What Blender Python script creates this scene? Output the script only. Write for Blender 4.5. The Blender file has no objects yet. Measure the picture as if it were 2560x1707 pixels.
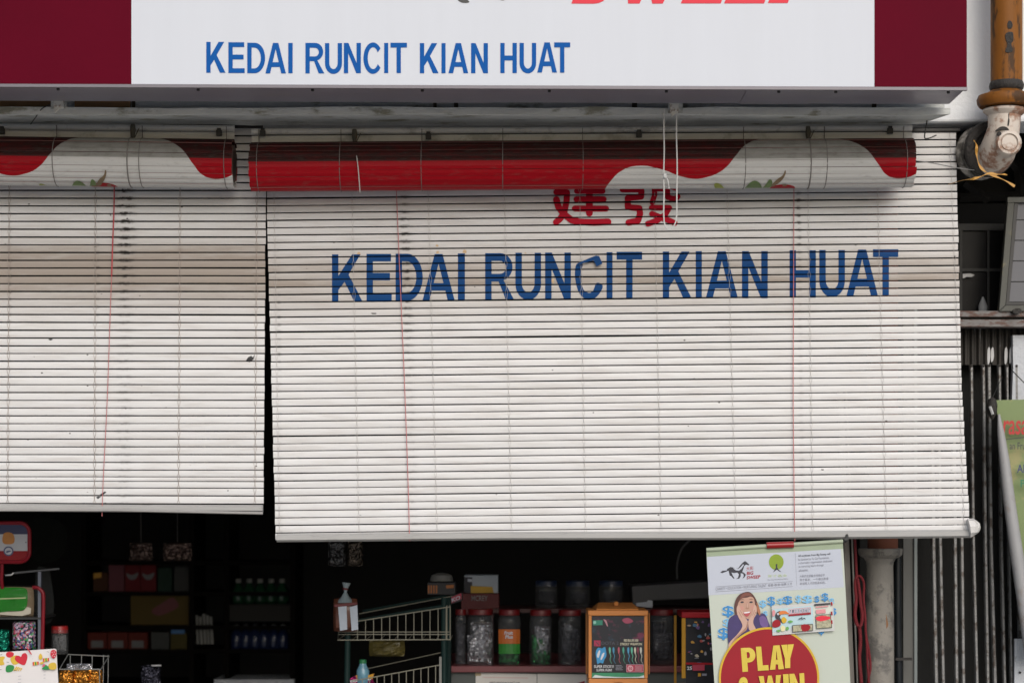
import bpy, bmesh, math, random
from mathutils import Vector, Matrix
random.seed(7)
R = math.radians
scene = bpy.context.scene
C = scene.collection

# ------------------------------------------------------------------ camera, sky, sun, exposure
KF, CX, HY, CZ = 5488.0, 1280.0, 1274.0, 1.6      # focal length in photo pixels, optical centre column, horizon row, eye height
cam_d = bpy.data.cameras.new('camera'); cam = bpy.data.objects.new('camera', cam_d); C.objects.link(cam)
cam.location = (0, 0, CZ); cam.rotation_euler = (R(90), 0, 0)
cam_d.sensor_width = 36; cam_d.sensor_fit = 'HORIZONTAL'; cam_d.lens = 36 * KF / 2560
cam_d.shift_y = (HY - 853.5) / 2560
cam_d.clip_end = 500
cam_d.dof.use_dof = True; cam_d.dof.focus_distance = 6.95; cam_d.dof.aperture_fstop = 3.2
scene.camera = cam
SUN_EL, SUN_AZ = 31.0, -16.0                       # bright part of the overcast sky: behind the camera, a little to the right
world = bpy.data.worlds.new('World'); scene.world = world; world.use_nodes = True
wn = world.node_tree; bg = wn.nodes['Background']
sky = wn.nodes.new('ShaderNodeTexSky'); sky.sky_type = 'NISHITA'; sky.sun_disc = False
sky.sun_elevation = R(SUN_EL); sky.sun_rotation = R(180 + SUN_AZ); sky.dust_density = 2.5; sky.ozone_density = 1.0; sky.air_density = 1.0
wn.links.new(sky.outputs[0], bg.inputs[0]); bg.inputs[1].default_value = 0.09
sun_d = bpy.data.lights.new('sun', 'SUN'); sun_d.energy = 1.5; sun_d.angle = R(46); sun_d.color = (1, 0.985, 0.965)
sun = bpy.data.objects.new('sun', sun_d); C.objects.link(sun)
_d = Vector((-math.sin(R(SUN_AZ)) * math.cos(R(SUN_EL)), -math.cos(R(SUN_AZ)) * math.cos(R(SUN_EL)), math.sin(R(SUN_EL))))
sun.location = _d * 30; sun.rotation_euler = _d.to_track_quat('Z', 'Y').to_euler()
scene.view_settings.view_transform = 'Standard'; scene.view_settings.look = 'None'
scene.view_settings.exposure = 0.36; scene.view_settings.gamma = 1
scene.cycles.use_denoising = True
scene.cycles.max_bounces = 6

# ------------------------------------------------------------------ helpers: places
def W(px, py, Y):                                  # the point at depth Y seen at photo pixel (px, py)
    return Vector(((px - CX) * Y / KF, Y, CZ - (py - HY) * Y / KF))
def zoom(x0, y0, s):
    return lambda x, y: (x0 + x / s, y0 + y / s)
z1 = zoom(0, 1240, 3.357); z2 = zoom(700, 1300, 3.853); z3 = zoom(1100, 1340, 3.36); z4 = zoom(1740, 1330, 4.16)
z5 = zoom(2100, 1200, 3.093); z6 = zoom(2260, 700, 2.85); z7 = zoom(2200, 0, 3.136); z8 = zoom(0, 180, 2.94)
zr = zoom(1300, 180, 2.138); zq = zoom(600, 180, 2.94); p1 = zoom(1760, 1340, 6.533); p2 = zoom(1780, 1480, 6.906)
zb = zoom(1440, 1500, 6.918); zl = zoom(0, 1280, 3.673); zp = zoom(2320, 240, 6.03); zw = zoom(2380, 380, 3.267)
ch = zoom(1340, 460, 5.88)

# ------------------------------------------------------------------ helpers: materials
class NB:
    def __init__(s, name):
        s.m = bpy.data.materials.new(name); s.m.use_nodes = True; s.nt = s.m.node_tree; s.N = s.nt.nodes; s.L = s.nt.links
        s.b = s.N['Principled BSDF']
    def put(s, sock, v):
        if isinstance(v, bpy.types.NodeSocket): s.L.new(v, sock)
        elif isinstance(v, (tuple, list)): sock.default_value = tuple(v) + ((1,) if len(v) == 3 and sock.type == 'RGBA' else ())
        else: sock.default_value = v
    def math(s, op, a, b=0.0, c=0.0, clamp=False):
        n = s.N.new('ShaderNodeMath'); n.operation = op; n.use_clamp = clamp
        for k, v in enumerate((a, b, c)): s.put(n.inputs[k], v)
        return n.outputs[0]
    def mix(s, f, a, b, mode='MIX'):
        n = s.N.new('ShaderNodeMix'); n.data_type = 'RGBA'; n.blend_type = mode
        s.put(n.inputs[0], f); s.put(n.inputs[6], a); s.put(n.inputs[7], b); return n.outputs[2]
    def coord(s, kind='Object'):
        return s.N.new('ShaderNodeTexCoord').outputs[kind]
    def scale(s, vec, sc):
        n = s.N.new('ShaderNodeMapping'); s.L.new(vec, n.inputs[0]); n.inputs['Scale'].default_value = sc; return n.outputs[0]
    def xyz(s, vec):
        n = s.N.new('ShaderNodeSeparateXYZ'); s.L.new(vec, n.inputs[0]); return n.outputs
    def noise(s, vec, sc, det=3, rough=.55):
        n = s.N.new('ShaderNodeTexNoise'); s.L.new(vec, n.inputs['Vector']); n.inputs['Scale'].default_value = sc
        n.inputs['Detail'].default_value = det; n.inputs['Roughness'].default_value = rough; return n.outputs['Fac']
    def ramp(s, f, lo, hi):                        # smooth step
        n = s.N.new('ShaderNodeMapRange'); n.interpolation_type = 'SMOOTHSTEP'; s.put(n.inputs[0], f)
        n.inputs[1].default_value = lo; n.inputs[2].default_value = hi; return n.outputs[0]
    def gauss(s, x, c, w):
        t = s.math('DIVIDE', s.math('SUBTRACT', x, c), w)
        return s.math('POWER', 2.718, s.math('MULTIPLY', s.math('MULTIPLY', t, t), -1.0))
    def bump(s, h, strength, dist=.01):
        n = s.N.new('ShaderNodeBump'); n.inputs['Strength'].default_value = strength; n.inputs['Distance'].default_value = dist
        s.L.new(h, n.inputs['Height']); s.L.new(n.outputs[0], s.b.inputs['Normal'])
    def done(s, col, rough=.6, metal=0.0, coat=0.0, spec=.5):
        s.put(s.b.inputs['Base Color'], col); s.put(s.b.inputs['Roughness'], rough); s.b.inputs['Metallic'].default_value = metal
        s.b.inputs['Coat Weight'].default_value = coat; s.b.inputs['Specular IOR Level'].default_value = spec; return s.m

MC = {}
def mat(name, col, rough=.6, metal=0., var=.12, sc=14., stain=None, coat=0., bump=0., bsc=60., spec=.5, stretch=(1, 1, 1)):
    """plain surface with mottling; stain = (colour, amount 0..1, scale)"""
    if name in MC: return MC[name]
    n = NB(name); o = n.scale(n.coord(), stretch)
    f = n.noise(o, sc, 4)
    c = n.mix(f, tuple(x * (1 - var) for x in col), tuple(min(1, x * (1 + var)) for x in col))
    if stain:
        g = n.ramp(n.noise(o, stain[2], 6, .65), .62 - stain[1] * .4, .72 - stain[1] * .3)
        c = n.mix(n.math('MULTIPLY', g, .85), c, stain[0])
    if bump: n.bump(n.noise(o, bsc, 5), bump)
    r = n.math('ADD', n.math('MULTIPLY', f, .18), rough - .09)
    MC[name] = n.done(c, r, metal, coat, spec); return MC[name]

def clear_plastic(name, tint=(.8, .82, .85), a=.16):
    n = NB(name); n.b.inputs['Alpha'].default_value = a
    MC[name] = n.done(tuple(x * .22 for x in tint), .10, 0, 0, 1.0); return MC[name]

# ------------------------------------------------------------------ helpers: meshes and objects
class MB:
    def __init__(s): s.v = []; s.f = []; s.uv = None; s.mi = []
    def add(s, vs, fs, mi=0):
        k = len(s.v); s.v += [Vector(p) for p in vs]; s.f += [tuple(i + k for i in f) for f in fs]; s.mi += [mi] * len(fs); return s
    def box(s, a, b, mi=0):
        x0, y0, z0 = a; x1, y1, z1_ = b
        return s.add([(x0, y0, z0), (x1, y0, z0), (x1, y1, z0), (x0, y1, z0), (x0, y0, z1_), (x1, y0, z1_), (x1, y1, z1_), (x0, y1, z1_)],
                     [(0, 1, 5, 4), (1, 2, 6, 5), (2, 3, 7, 6), (3, 0, 4, 7), (4, 5, 6, 7), (3, 2, 1, 0)], mi)
    def boxpx(s, x0, y0, x1, y1, Y, d, mi=0):      # a box whose front face covers the pixel rectangle at depth Y
        a = W(x0, y1, Y); b = W(x1, y0, Y); return s.box((a.x, Y, a.z), (b.x, Y + d, b.z), mi)
    def prismpx(s, pts, Y, d, mi=0):               # outline of pixels given thickness d
        n = len(pts); f = [W(x, y, Y) for x, y in pts]; g = [p + Vector((0, d, 0)) for p in f]
        return s.add(f + g, [tuple(range(n)), tuple(range(2 * n - 1, n - 1, -1))] + [(i, i + n, (i + 1) % n + n, (i + 1) % n) for i in range(n)], mi)
    def polypx(s, pts, Y, mi=0):
        return s.add([W(x, y, Y) for x, y in pts], [tuple(range(len(pts)))], mi)
    def tube(s, pts, rad, n=8, mi=0, closed=False, flat=1.0):
        pts = [Vector(p) for p in pts]; m = len(pts)
        if not isinstance(rad, (list, tuple)): rad = [rad] * m
        rings = []; up = None
        for i in range(m):
            a = pts[(i - 1) % m] if closed else pts[max(i - 1, 0)]; b = pts[(i + 1) % m] if closed else pts[min(i + 1, m - 1)]
            t = (b - a).normalized()
            if up is None: up = Vector((0, 0, 1)) if abs(t.z) < .9 else Vector((0, 1, 0))
            u = (up - t * up.dot(t)).normalized(); w = t.cross(u); up = u
            rings.append([pts[i] + (u * math.cos(2 * math.pi * k / n) * flat + w * math.sin(2 * math.pi * k / n)) * rad[i] for k in range(n)])
        vs = [p for r in rings for p in r]; fs = []
        for i in range(m if closed else m - 1):
            j = (i + 1) % m
            fs += [(i * n + k, i * n + (k + 1) % n, j * n + (k + 1) % n, j * n + k) for k in range(n)]
        if not closed: fs += [tuple(range(n - 1, -1, -1)), tuple((m - 1) * n + k for k in range(n))]
        return s.add(vs, fs, mi)
    def lathe(s, c, prof, n=20, mi=0, axis='z'):
        c = Vector(c); vs = []; m = len(prof)
        for r, h in prof:
            for k in range(n):
                a = 2 * math.pi * k / n
                vs.append(c + (Vector((r * math.cos(a), r * math.sin(a), h)) if axis == 'z' else Vector((r * math.cos(a), h, r * math.sin(a)))))
        fs = [(i * n + k, i * n + (k + 1) % n, (i + 1) * n + (k + 1) % n, (i + 1) * n + k) for i in range(m - 1) for k in range(n)]
        fs += [tuple(range(n - 1, -1, -1)), tuple((m - 1) * n + k for k in range(n))]
        return s.add(vs, fs, mi)
    def pillow(s, c, w, h, d, n=10, e=.5, lump=0., seed=0, mi=0):    # a puffy bag: thick in the middle, sealed at its edges
        c = Vector(c); rnd = random.Random(seed); vs = []; fs = []
        for side in (-1, 1):
            for j in range(n + 1):
                for i in range(n + 1):
                    u = i / n * 2 - 1; v = j / n * 2 - 1
                    t = ((1 - u ** 4) * (1 - v ** 4)) ** e
                    q = d / 2 * t * (1 + lump * (rnd.random() - .5)) * side
                    vs.append(c + Vector((u * w / 2 * (1 - .04 * v * v), q, v * h / 2 * (1 - .05 * u * u))))
            o = 0 if side < 0 else (n + 1) ** 2
            for j in range(n):
                for i in range(n):
                    q = (o + j * (n + 1) + i, o + j * (n + 1) + i + 1, o + (j + 1) * (n + 1) + i + 1, o + (j + 1) * (n + 1) + i)
                    fs.append(q if side < 0 else q[::-1])
        return s.add(vs, fs, mi)

def worldloc(o):
    p = Vector((0, 0, 0))
    while o: p += o.location; o = o.parent
    return p
def obj(name, mb, m, parent=None, smooth=False, bevel=0., origin=None, label=None):
    me = bpy.data.meshes.new(name); base = worldloc(parent) if parent else (Vector(origin) if origin is not None else Vector((0, 0, 0)))
    me.from_pydata([tuple(p - base) for p in mb.v], [], mb.f); me.update()
    for x in (m if isinstance(m, (list, tuple)) else [m]): me.materials.append(x)
    if any(mb.mi): me.polygons.foreach_set('material_index', mb.mi)
    if mb.uv:
        ul = me.uv_layers.new(name='UVMap')
        for lp in me.loops: ul.data[lp.index].uv = mb.uv[lp.vertex_index]
    bm = bmesh.new(); bm.from_mesh(me)
    ng = [f for f in bm.faces if len(f.verts) > 4]
    if ng: bmesh.ops.triangulate(bm, faces=ng)
    bm.to_mesh(me); bm.free()
    if smooth: me.polygons.foreach_set('use_smooth', [True] * len(me.polygons))
    o = bpy.data.objects.new(name, me); C.objects.link(o)
    if parent: o.parent = parent
    else: o.location = base
    if bevel:
        b = o.modifiers.new('bevel', 'BEVEL'); b.width = bevel; b.segments = 2; b.limit_method = 'ANGLE'
    if smooth:
        try: me.set_sharp_from_angle(angle=R(40))
        except Exception: pass
    if label: o['label'] = label
    return o
def thing(name, label, cat, loc, group=None):
    o = bpy.data.objects.new(name, None); C.objects.link(o); o.location = loc; o.empty_display_size = .05
    return tag(o, label, cat, group)
def tag(o, label, cat, group=None):
    o['label'] = label; o['category'] = cat
    if group: o['group'] = group
    return o
def struct(name, mb, m, **k):
    o = obj(name, mb, m, **k); o['kind'] = 'structure'; return o

# ------------------------------------------------------------------ helpers: lettering (outlines -> filled faces)
def fill(loops):
    cu = bpy.data.curves.new('outline', 'CURVE'); cu.dimensions = '2D'; cu.fill_mode = 'FRONT'
    for lp in loops:
        sp = cu.splines.new('POLY'); sp.points.add(len(lp) - 1); sp.use_cyclic_u = True
        for p, (x, y) in zip(sp.points, lp): p.co = (x, y, 0, 1)
    return _curve_mesh(cu)
def _curve_mesh(cu):
    o = bpy.data.objects.new('outline', cu); C.objects.link(o)
    dg = bpy.context.evaluated_depsgraph_get(); me = o.evaluated_get(dg).to_mesh()
    vs = [(v.co.x, v.co.y) for v in me.vertices]; fs = [tuple(p.vertices) for p in me.polygons]
    o.evaluated_get(dg).to_mesh_clear(); bpy.data.objects.remove(o); bpy.data.curves.remove(cu)
    return vs, fs
FC = {}
def font_fill(s, offset=0., shear=0.):
    k = (s, offset, shear)
    if k not in FC:
        cu = bpy.data.curves.new('text', 'FONT'); cu.body = s; cu.size = 1; cu.offset = offset; cu.shear = shear; cu.resolution_u = 4; cu.fill_mode = 'FRONT'
        vs, fs = _curve_mesh(cu)
        if vs:
            x0 = min(v[0] for v in vs); x1 = max(v[0] for v in vs); y0 = min(v[1] for v in vs); y1 = max(v[1] for v in vs)
            vs = [((x - x0) / max(x1 - x0, 1e-6), (y - y0) / max(y1 - y0, 1e-6)) for x, y in vs]
        FC[k] = (vs, fs)
    return FC[k]
def quadmap(vs, q):                                # unit square (y up) -> pixel quad tl, tr, br, bl
    tl, tr, br, bl = q; out = []
    for u, v in vs:
        t = 1 - v
        out.append(((tl[0] * (1 - u) + tr[0] * u) * (1 - t) + (bl[0] * (1 - u) + br[0] * u) * t, (tl[1] * (1 - u) + tr[1] * u) * (1 - t) + (bl[1] * (1 - u) + br[1] * u) * t))
    return out
def text(name, s, q, Y, m, parent, offset=0., shear=0.):
    vs, fs = font_fill(s, offset, shear); mb = MB().add([W(x, y, Y) for x, y in quadmap(vs, q)], fs)
    return obj(name, mb, m, parent)
def rectq(zf, x0, y0, x1, y1, dy=0.):              # pixel quad of a zoom rectangle whose right side is dy lower
    return [zf(x0, y0), zf(x1, y0 + dy), zf(x1, y1 + dy), zf(x0, y1)]
def arc(cx, cy, rx, ry, a0, a1, n=12):
    return [(cx + rx * math.cos(R(a0 + (a1 - a0) * i / n)), cy + ry * math.sin(R(a0 + (a1 - a0) * i / n))) for i in range(n + 1)]
def glyph(c, s, t):                                # bold grotesque capitals in the unit square; s stem / width, t bar / height
    if c == 'I': return [[(0, 0), (1, 0), (1, 1), (0, 1)]]
    if c == 'L': return [[(0, 0), (1, 0), (1, t), (s, t), (s, 1), (0, 1)]]
    if c == 'T': return [[(0, 1), (1, 1), (1, 1 - t), (.5 + s / 2, 1 - t), (.5 + s / 2, 0), (.5 - s / 2, 0), (.5 - s / 2, 1 - t), (0, 1 - t)]]
    if c == 'H': return [[(0, 0), (0, 1), (s, 1), (s, .5 + t / 2), (1 - s, .5 + t / 2), (1 - s, 1), (1, 1), (1, 0), (1 - s, 0), (1 - s, .5 - t / 2), (s, .5 - t / 2), (s, 0)]]
    if c == 'E': return [[(0, 0), (0, 1), (.97, 1), (.97, 1 - t), (s, 1 - t), (s, .52 + t / 2), (.93, .52 + t / 2), (.93, .52 - t / 2), (s, .52 - t / 2), (s, t), (1, t), (1, 0)]]
    if c == 'N': return [[(0, 0), (0, 1), (s * 1.05, 1), (1 - s, .34), (1 - s, 1), (1, 1), (1, 0), (1 - s * 1.05, 0), (s, .66), (s, 0)]]
    if c == 'K':
        a = s * 1.3; return [[(0, 0), (0, 1), (s, 1), (s, .55), (.93 - a, 1), (.93, 1), (.54, .575), (1, 0), (1 - a, 0), (.41, .42), (s, .245), (s, 0)]]
    if c == 'A':
        b, yt = .21, .80; k = (.5 - 1.08 * s) / yt; xl = lambda y: 1.08 * s + k * y
        return [[(0, 0), (.5 - .62 * s, 1), (.5 + .62 * s, 1), (1, 0), (1 - 1.08 * s, 0), (1 - xl(b), b), (xl(b), b), (1.08 * s, 0)],
                [(xl(b + t), b + t), (1 - xl(b + t), b + t), (.5, yt)]]
    if c == 'D': return [[(0, 0), (0, 1), (.42, 1)] + arc(.42, .5, .58, .5, 90, -90, 18)[1:], [(s, t), (s, 1 - t), (.40, 1 - t)] + arc(.40, .5, .60 - s, .5 - t, 90, -90, 16)[1:]]
    if c == 'R': return [[(0, 0), (0, 1), (.52, 1)] + arc(.52, .71, .42, .29, 90, -75, 14)[1:] + [(1, 0), (1 - 1.3 * s, 0), (.46, .40), (s, .40), (s, 0)],
                         [(s, .40 + t), (s, 1 - t), (.50, 1 - t)] + arc(.50, .70, .44 - s, .30 - t, 90, -90, 10)[1:]]
    if c == 'P': return [[(0, 0), (0, 1), (.52, 1)] + arc(.52, .69, .48, .31, 90, -90, 14)[1:] + [(s, .38), (s, 0)],
                         [(s, .38 + t), (s, 1 - t), (.50, 1 - t)] + arc(.50, .69, .50 - s, .31 - t, 90, -90, 10)[1:]]
    if c == 'U': return [[(0, 1)] + arc(.5, .34, .5, .34, 180, 360, 16) + [(1, 1), (1 - s, 1)] + arc(.5, .36, .5 - s, .36 - t, 360, 180, 14) + [(s, 1)]]
    if c == 'C': return [arc(.52, .5, .52, .5, 38, 322, 26) + arc(.53, .5, .53 - s, .5 - t, 328, 32, 22)]
    if c == 'Y': return [[(0, 1), (s * 1.15, 1), (.5, .60), (1 - s * 1.15, 1), (1, 1), (.5 + s / 2, .40), (.5 + s / 2, 0), (.5 - s / 2, 0), (.5 - s / 2, .40)]]
    if c == 'W': return [[(0, 1), (s, 1), (.28, .36), (.42, 1), (.58, 1), (.72, .36), (1 - s, 1), (1, 1), (.80, 0), (.64, 0), (.5, .62), (.36, 0), (.20, 0)]]
def glyph_px(c, x0, y0, x1, y1, stem, bar):        # filled glyph in pixel coordinates
    vs, fs = fill(glyph(c, min(.999, stem / (x1 - x0)), bar / (y1 - y0)))
    return quadmap(vs, [(x0, y0), (x1, y0), (x1, y1), (x0, y1)]), fs
def smoothloop(pts, k=4):                          # closed Catmull-Rom
    out = []; n = len(pts)
    for i in range(n):
        a, b, c, d = pts[i - 1], pts[i], pts[(i + 1) % n], pts[(i + 2) % n]
        for j in range(k):
            t = j / k
            out.append(tuple(.5 * (2 * b[q] + (c[q] - a[q]) * t + (2 * a[q] - 5 * b[q] + 4 * c[q] - d[q]) * t * t + (3 * b[q] - a[q] - 3 * c[q] + d[q]) * t ** 3) for q in (0, 1)))
    return out
def smoothline(pts, k=5):
    pts = [Vector(p) for p in pts]; out = []
    for i in range(len(pts) - 1):
        a = pts[max(i - 1, 0)]; b = pts[i]; c = pts[i + 1]; d = pts[min(i + 2, len(pts) - 1)]
        for j in range(k):
            t = j / k; out.append(.5 * (2 * b + (c - a) * t + (2 * a - 5 * b + 4 * c - d) * t * t + (3 * b - a - 3 * c + d) * t ** 3))
    return out + [pts[-1]]

# ------------------------------------------------------------------ materials
M_white = mat('sign_white', (.575, .602, .655), .45, var=.035, sc=3, spec=.2, stretch=(5, 1, .5))
M_maroon = mat('sign_maroon', (.098, .0024, .0125), .5, var=.14, sc=3, spec=.03)
M_signblue = mat('sign_blue', (.007, .088, .33), .5, var=.05, spec=.06)
M_signred = mat('sign_red', (.66, .035, .06), .5, var=.05, spec=.25)
M_signblack = mat('sign_black', (.02, .02, .022), .4)
M_alu = mat('aluminium_trim', (.21, .195, .235), .38, metal=.25, var=.12, sc=5, stain=((.22, .2, .2), .15, 6), stretch=(1, 4, 4))
M_screw = mat('screw', (.05, .05, .05), .5, metal=.7)
M_plaster = mat('beam_plaster', (.56, .575, .56), .9, var=.14, sc=9, stain=((.20, .19, .13), .24, 6), bump=.5, bsc=45, stretch=(1, 2, 2))
M_wall = mat('white_wall', (.74, .76, .78), .85, var=.05, sc=5, stain=((.45, .46, .46), .12, 3), bump=.25, bsc=80)
M_wood = mat('old_timber', (.22, .12, .05), .85, var=.35, sc=12, stretch=(1, 6, 6))
M_black = mat('black_metal', (.018, .018, .018), .5)
M_bracket = mat('bracket_paint', (.55, .54, .50), .75, stain=((.16, .10, .06), .35, 40))
M_string = mat('grey_string', (.44, .42, .40), .9)
M_string_dark = mat('dark_string', (.16, .15, .14), .9)
M_red_cord = mat('red_cord', (.42, .06, .07), .8, var=.3, sc=120)
M_pink_cord = mat('faded_red_cord', (.46, .15, .15), .85, var=.3, sc=60)
M_red_rope = mat('red_rope', (.145, .006, .011), .75, var=.35, sc=150, bump=.6, bsc=300)
M_blindblue = mat('blind_blue', (.005, .048, .165), .55, var=.16, sc=10, spec=.10)
M_blindred = mat('blind_red', (.40, .004, .020), .55, var=.14, sc=16, spec=.10)
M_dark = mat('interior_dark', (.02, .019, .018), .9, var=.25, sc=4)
M_gatesteel = mat('gate_steel', (.21, .21, .205), .5, metal=.35, var=.3, sc=20, stain=((.06, .04, .028), .30, 30), bump=.3, bsc=120)

# ------------------------------------------------------------------ setting: ground, pavement, shop interior
struct('street', MB().box((-40, -60, -.30), (40, 5.2, -.15)), mat('asphalt', (.075, .075, .075), .9, var=.2, sc=30, bump=.4, bsc=200))
struct('bounce_forecourt', MB().box((-40, -7.5, -.16), (40, 5.19, -.13)), mat('bounce_concrete', (.47, .46, .44), .9, var=.15, sc=2, stain=((.28, .27, .25), .2, 1.5), bump=.2, bsc=150))  # unseen pale slab added to bounce light up under the sign
struct('low_sky_blocker', MB().box((-40, -8.8, -.15), (40, -8.5, 2.2)).box((-40.2, -8.9, 2.2), (40.2, -8.4, 2.35)), mat('blocker_plaster', (.62, .60, .56), .9, var=.15, sc=1.5))  # unseen wall added to keep low sky light out of the shop
struct('pavement', MB().box((-40, 5.2, -.30), (40, 7.7, 0)), mat('cement_floor', (.36, .35, .33), .85, var=.2, sc=6))
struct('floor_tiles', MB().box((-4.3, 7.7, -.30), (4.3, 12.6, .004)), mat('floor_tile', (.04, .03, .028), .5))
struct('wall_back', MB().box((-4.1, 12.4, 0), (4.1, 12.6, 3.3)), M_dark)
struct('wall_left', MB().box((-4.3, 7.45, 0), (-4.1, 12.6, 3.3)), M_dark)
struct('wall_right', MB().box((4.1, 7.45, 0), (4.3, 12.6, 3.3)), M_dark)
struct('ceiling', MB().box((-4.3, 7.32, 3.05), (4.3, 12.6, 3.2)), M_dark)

# facade wall above the opening (its lower edge shows beside the drain pipe), and piers at both sides
zb_wall = W(0, 305, 7.1).z
fac = thing('shop_facade', 'white painted upper wall of the shop behind the sign and drain pipe', 'wall', (0, 7.1, 0))
obj('upper_wall', MB().box((-6, 7.1, zb_wall), (6, 7.32, 6.5)), M_wall, fac, bevel=.008)
obj('pier', MB().box((-6, 7.1, 0), (-3.08, 7.45, zb_wall - .003)), M_wall, fac)
obj('pier', MB().box((2.35, 7.1, 0), (6, 7.45, zb_wall - .003)), M_wall, fac)

# concrete canopy beam under the sign
bl = thing('canopy_beam', 'grey mossy concrete beam running along under the big shop sign', 'beam', (0, 6.85, W(0, 286, 6.85).z))
zs = W(0, 287, 6.85).z; zl1 = W(0, 269, 6.85).z
xe = W(2376, 0, 6.85).x
mb = MB(); prof = [(6.85, zs), (6.85, zl1), (6.90, zl1 + .004), (6.90, zl1 + .30), (7.097, zl1 + .30), (7.097, zs + .012)]
NX = 60; rr = random.Random(3); cols = []
for i in range(NX + 1):
    x = -6 + (xe + 6) * i / NX
    cols.append([Vector((x + (0 if i < NX else (-.045 * (p[0] - 6.85) / .25)), p[0] + rr.uniform(-.002, .002), p[1] + rr.uniform(-.003, .003))) for p in prof])
mb.add([p for c in cols for p in c], [(i * 6 + k, (i + 1) * 6 + k, (i + 1) * 6 + (k + 1) % 6, i * 6 + (k + 1) % 6) for i in range(NX) for k in range(6)] + [tuple(range(6)), tuple(NX * 6 + k for k in (5, 4, 3, 2, 1, 0))])
obj('beam_body', mb, M_plaster, bl)
for a, b in (((-40, 243), (127, 266)), ((186, 246), (325, 268))):
    obj('timber_batten', MB().boxpx(a[0], a[1], b[0], b[1], 6.885, .012), M_wood, bl)
for px in (330, 1135, 1083, 1580, 2180):
    w = rr.uniform(7, 14)
    obj('beam_hole', MB().boxpx(px, 249, px + w, 268, 6.893, .006), mat('hole_dark', (.05, .04, .025), .95), bl)  # thin dark brown plates drawn as holes in the beam

# ------------------------------------------------------------------ big sign box
YS = 6.55
def sy(px): return 213 + (px / 2418) * 8.5          # lower edge of the sign, in pixels
sg = thing('shop_sign', 'large white and maroon light box sign with blue lettering above the blinds', 'sign', W(1280, 218, YS))
xl_, xr_ = W(-500, 0, YS).x, W(2417, 0, YS).x
zl_, zr_ = W(0, sy(-500), YS).z, W(0, sy(2417), YS).z
TOP = 1.02
def sgn_quad(px0, px1, y, thick=.004):
    a = W(px0, sy(px0), y); b = W(px1, sy(px1), y)
    return a, b
def signbox(px0, px1, y0, y1, zoff0, zoff1):
    x0 = W(px0, 0, YS).x; x1 = W(px1, 0, YS).x; a = W(0, sy(px0), YS).z; b = W(0, sy(px1), YS).z
    v = []
    for y in (y0, y1):
        v += [(x0, y, a + zoff0), (x1, y, b + zoff0), (x1, y, b + zoff1), (x0, y, a + zoff1)]
    return MB().add(v, [(0, 1, 2, 3), (7, 6, 5, 4), (0, 4, 5, 1), (1, 5, 6, 2), (2, 6, 7, 3), (3, 7, 4, 0)])
obj('cabinet', signbox(-500, 2416, YS + .004, YS + .255, .0, TOP), M_alu, sg, bevel=.002)
obj('bottom_trim', signbox(-500, 2418, YS - .003, YS + .012, -.006, .003), mat('trim_dark', (.16, .15, .17), .45, metal=.4), sg)
wp = obj('white_panel', signbox(328.5, 2186, YS, YS + .0035, .004, TOP), M_white, sg, label='glossy white face panel carrying the blue shop name')
obj('maroon_panel', signbox(-500, 328.3, YS - .001, YS + .0035, .004, TOP), M_maroon, sg)
obj('maroon_panel', signbox(2186.2, 2417, YS - .001, YS + .0035, .004, TOP), M_maroon, sg)
for px in (140, 492, 779, 1055, 1374, 1668, 1950, 2093, 2376):
    c = W(px, sy(px), YS) + Vector((0, .03, -.007)); obj('screw', MB().lathe(c, [(.004, -.003), (.005, 0), (.0045, .004)], 8), M_screw, sg)
# joints of the underside sheet
for px in (1040, 1870):
    a = W(px, sy(px), YS); obj('underside_seam', MB().box((a.x, YS + .014, a.z - .0025), (a.x + .22, YS + .25, a.z + .001)), M_alu, sg)
zt = zoom(480, 80, 2.352)
LETTERS = [('K', 84, 197, 60, 241), ('E', 214, 310, 62, 243), ('D', 325, 430, 65, 244), ('A', 432, 552, 66, 245), ('I', 566, 592, 66, 244),
           ('R', 667, 778, 66, 245), ('U', 782, 882, 67, 248), ('N', 893, 993, 66, 244), ('C', 1008, 1116, 63, 248), ('I', 1130, 1154, 66, 243), ('T', 1167, 1264, 65, 243),
           ('K', 1340, 1450, 67, 244), ('I', 1467, 1491, 67, 244), ('A', 1508, 1624, 67, 244), ('N', 1641, 1740, 67, 244),
           ('H', 1813, 1910, 66, 243), ('U', 1926, 2024, 66, 245), ('A', 2030, 2146, 63, 240), ('T', 2130, 2224, 63, 240)]
for c, x0, x1, y0, y1 in LETTERS:
    a = zt(x0, y0); b = zt(x1, y1); vs, fs = glyph_px(c, a[0], a[1], b[0], b[1], 10.8, 12.0)
    yy = YS - (.0012 if not (c == 'T' and x0 > 2000) else .0018)
    obj('letter', MB().add([W(x, y, yy) for x, y in vs], fs), M_signblue, wp)
# lower edge of the red slanted lettering and the hooves of the horse above it (they run on above the frame)
zt1 = zoom(1100, 0, 2.45)
def slant(x0, x1, yb, lean=.42):                    # parallelogram from base line upward
    h = 190; return [zt1(x0, yb), zt1(x1, yb), zt1(x1 + h * lean * 2, yb - h * 2), zt1(x0 + h * lean * 2, yb - h * 2)]
S_ = [(805, 24), (940, 25), (975, 20), (1000, 8), (1030, -30), (1040, -90), (1000, -130), (930, -150), (945, -210), (1090, -212), (1115, -290), (920, -292), (870, -250), (850, -180), (880, -120), (950, -95), (955, -50), (935, -38), (825, -36)]
obj('letter', MB().polypx([zt1(*p) for p in S_], YS - .0012), M_signred, wp)
Wd = [(1152, 24), (1222, 24), (1275, -90), (1300, 24), (1365, 24), (1510, -290), (1425, -290), (1345, -110), (1335, -290), (1285, -290), (1215, -110), (1222, -290), (1135, -290)]
obj('letter', MB().polypx([zt1(*p) for p in Wd], YS - .0012), M_signred, wp)
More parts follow.
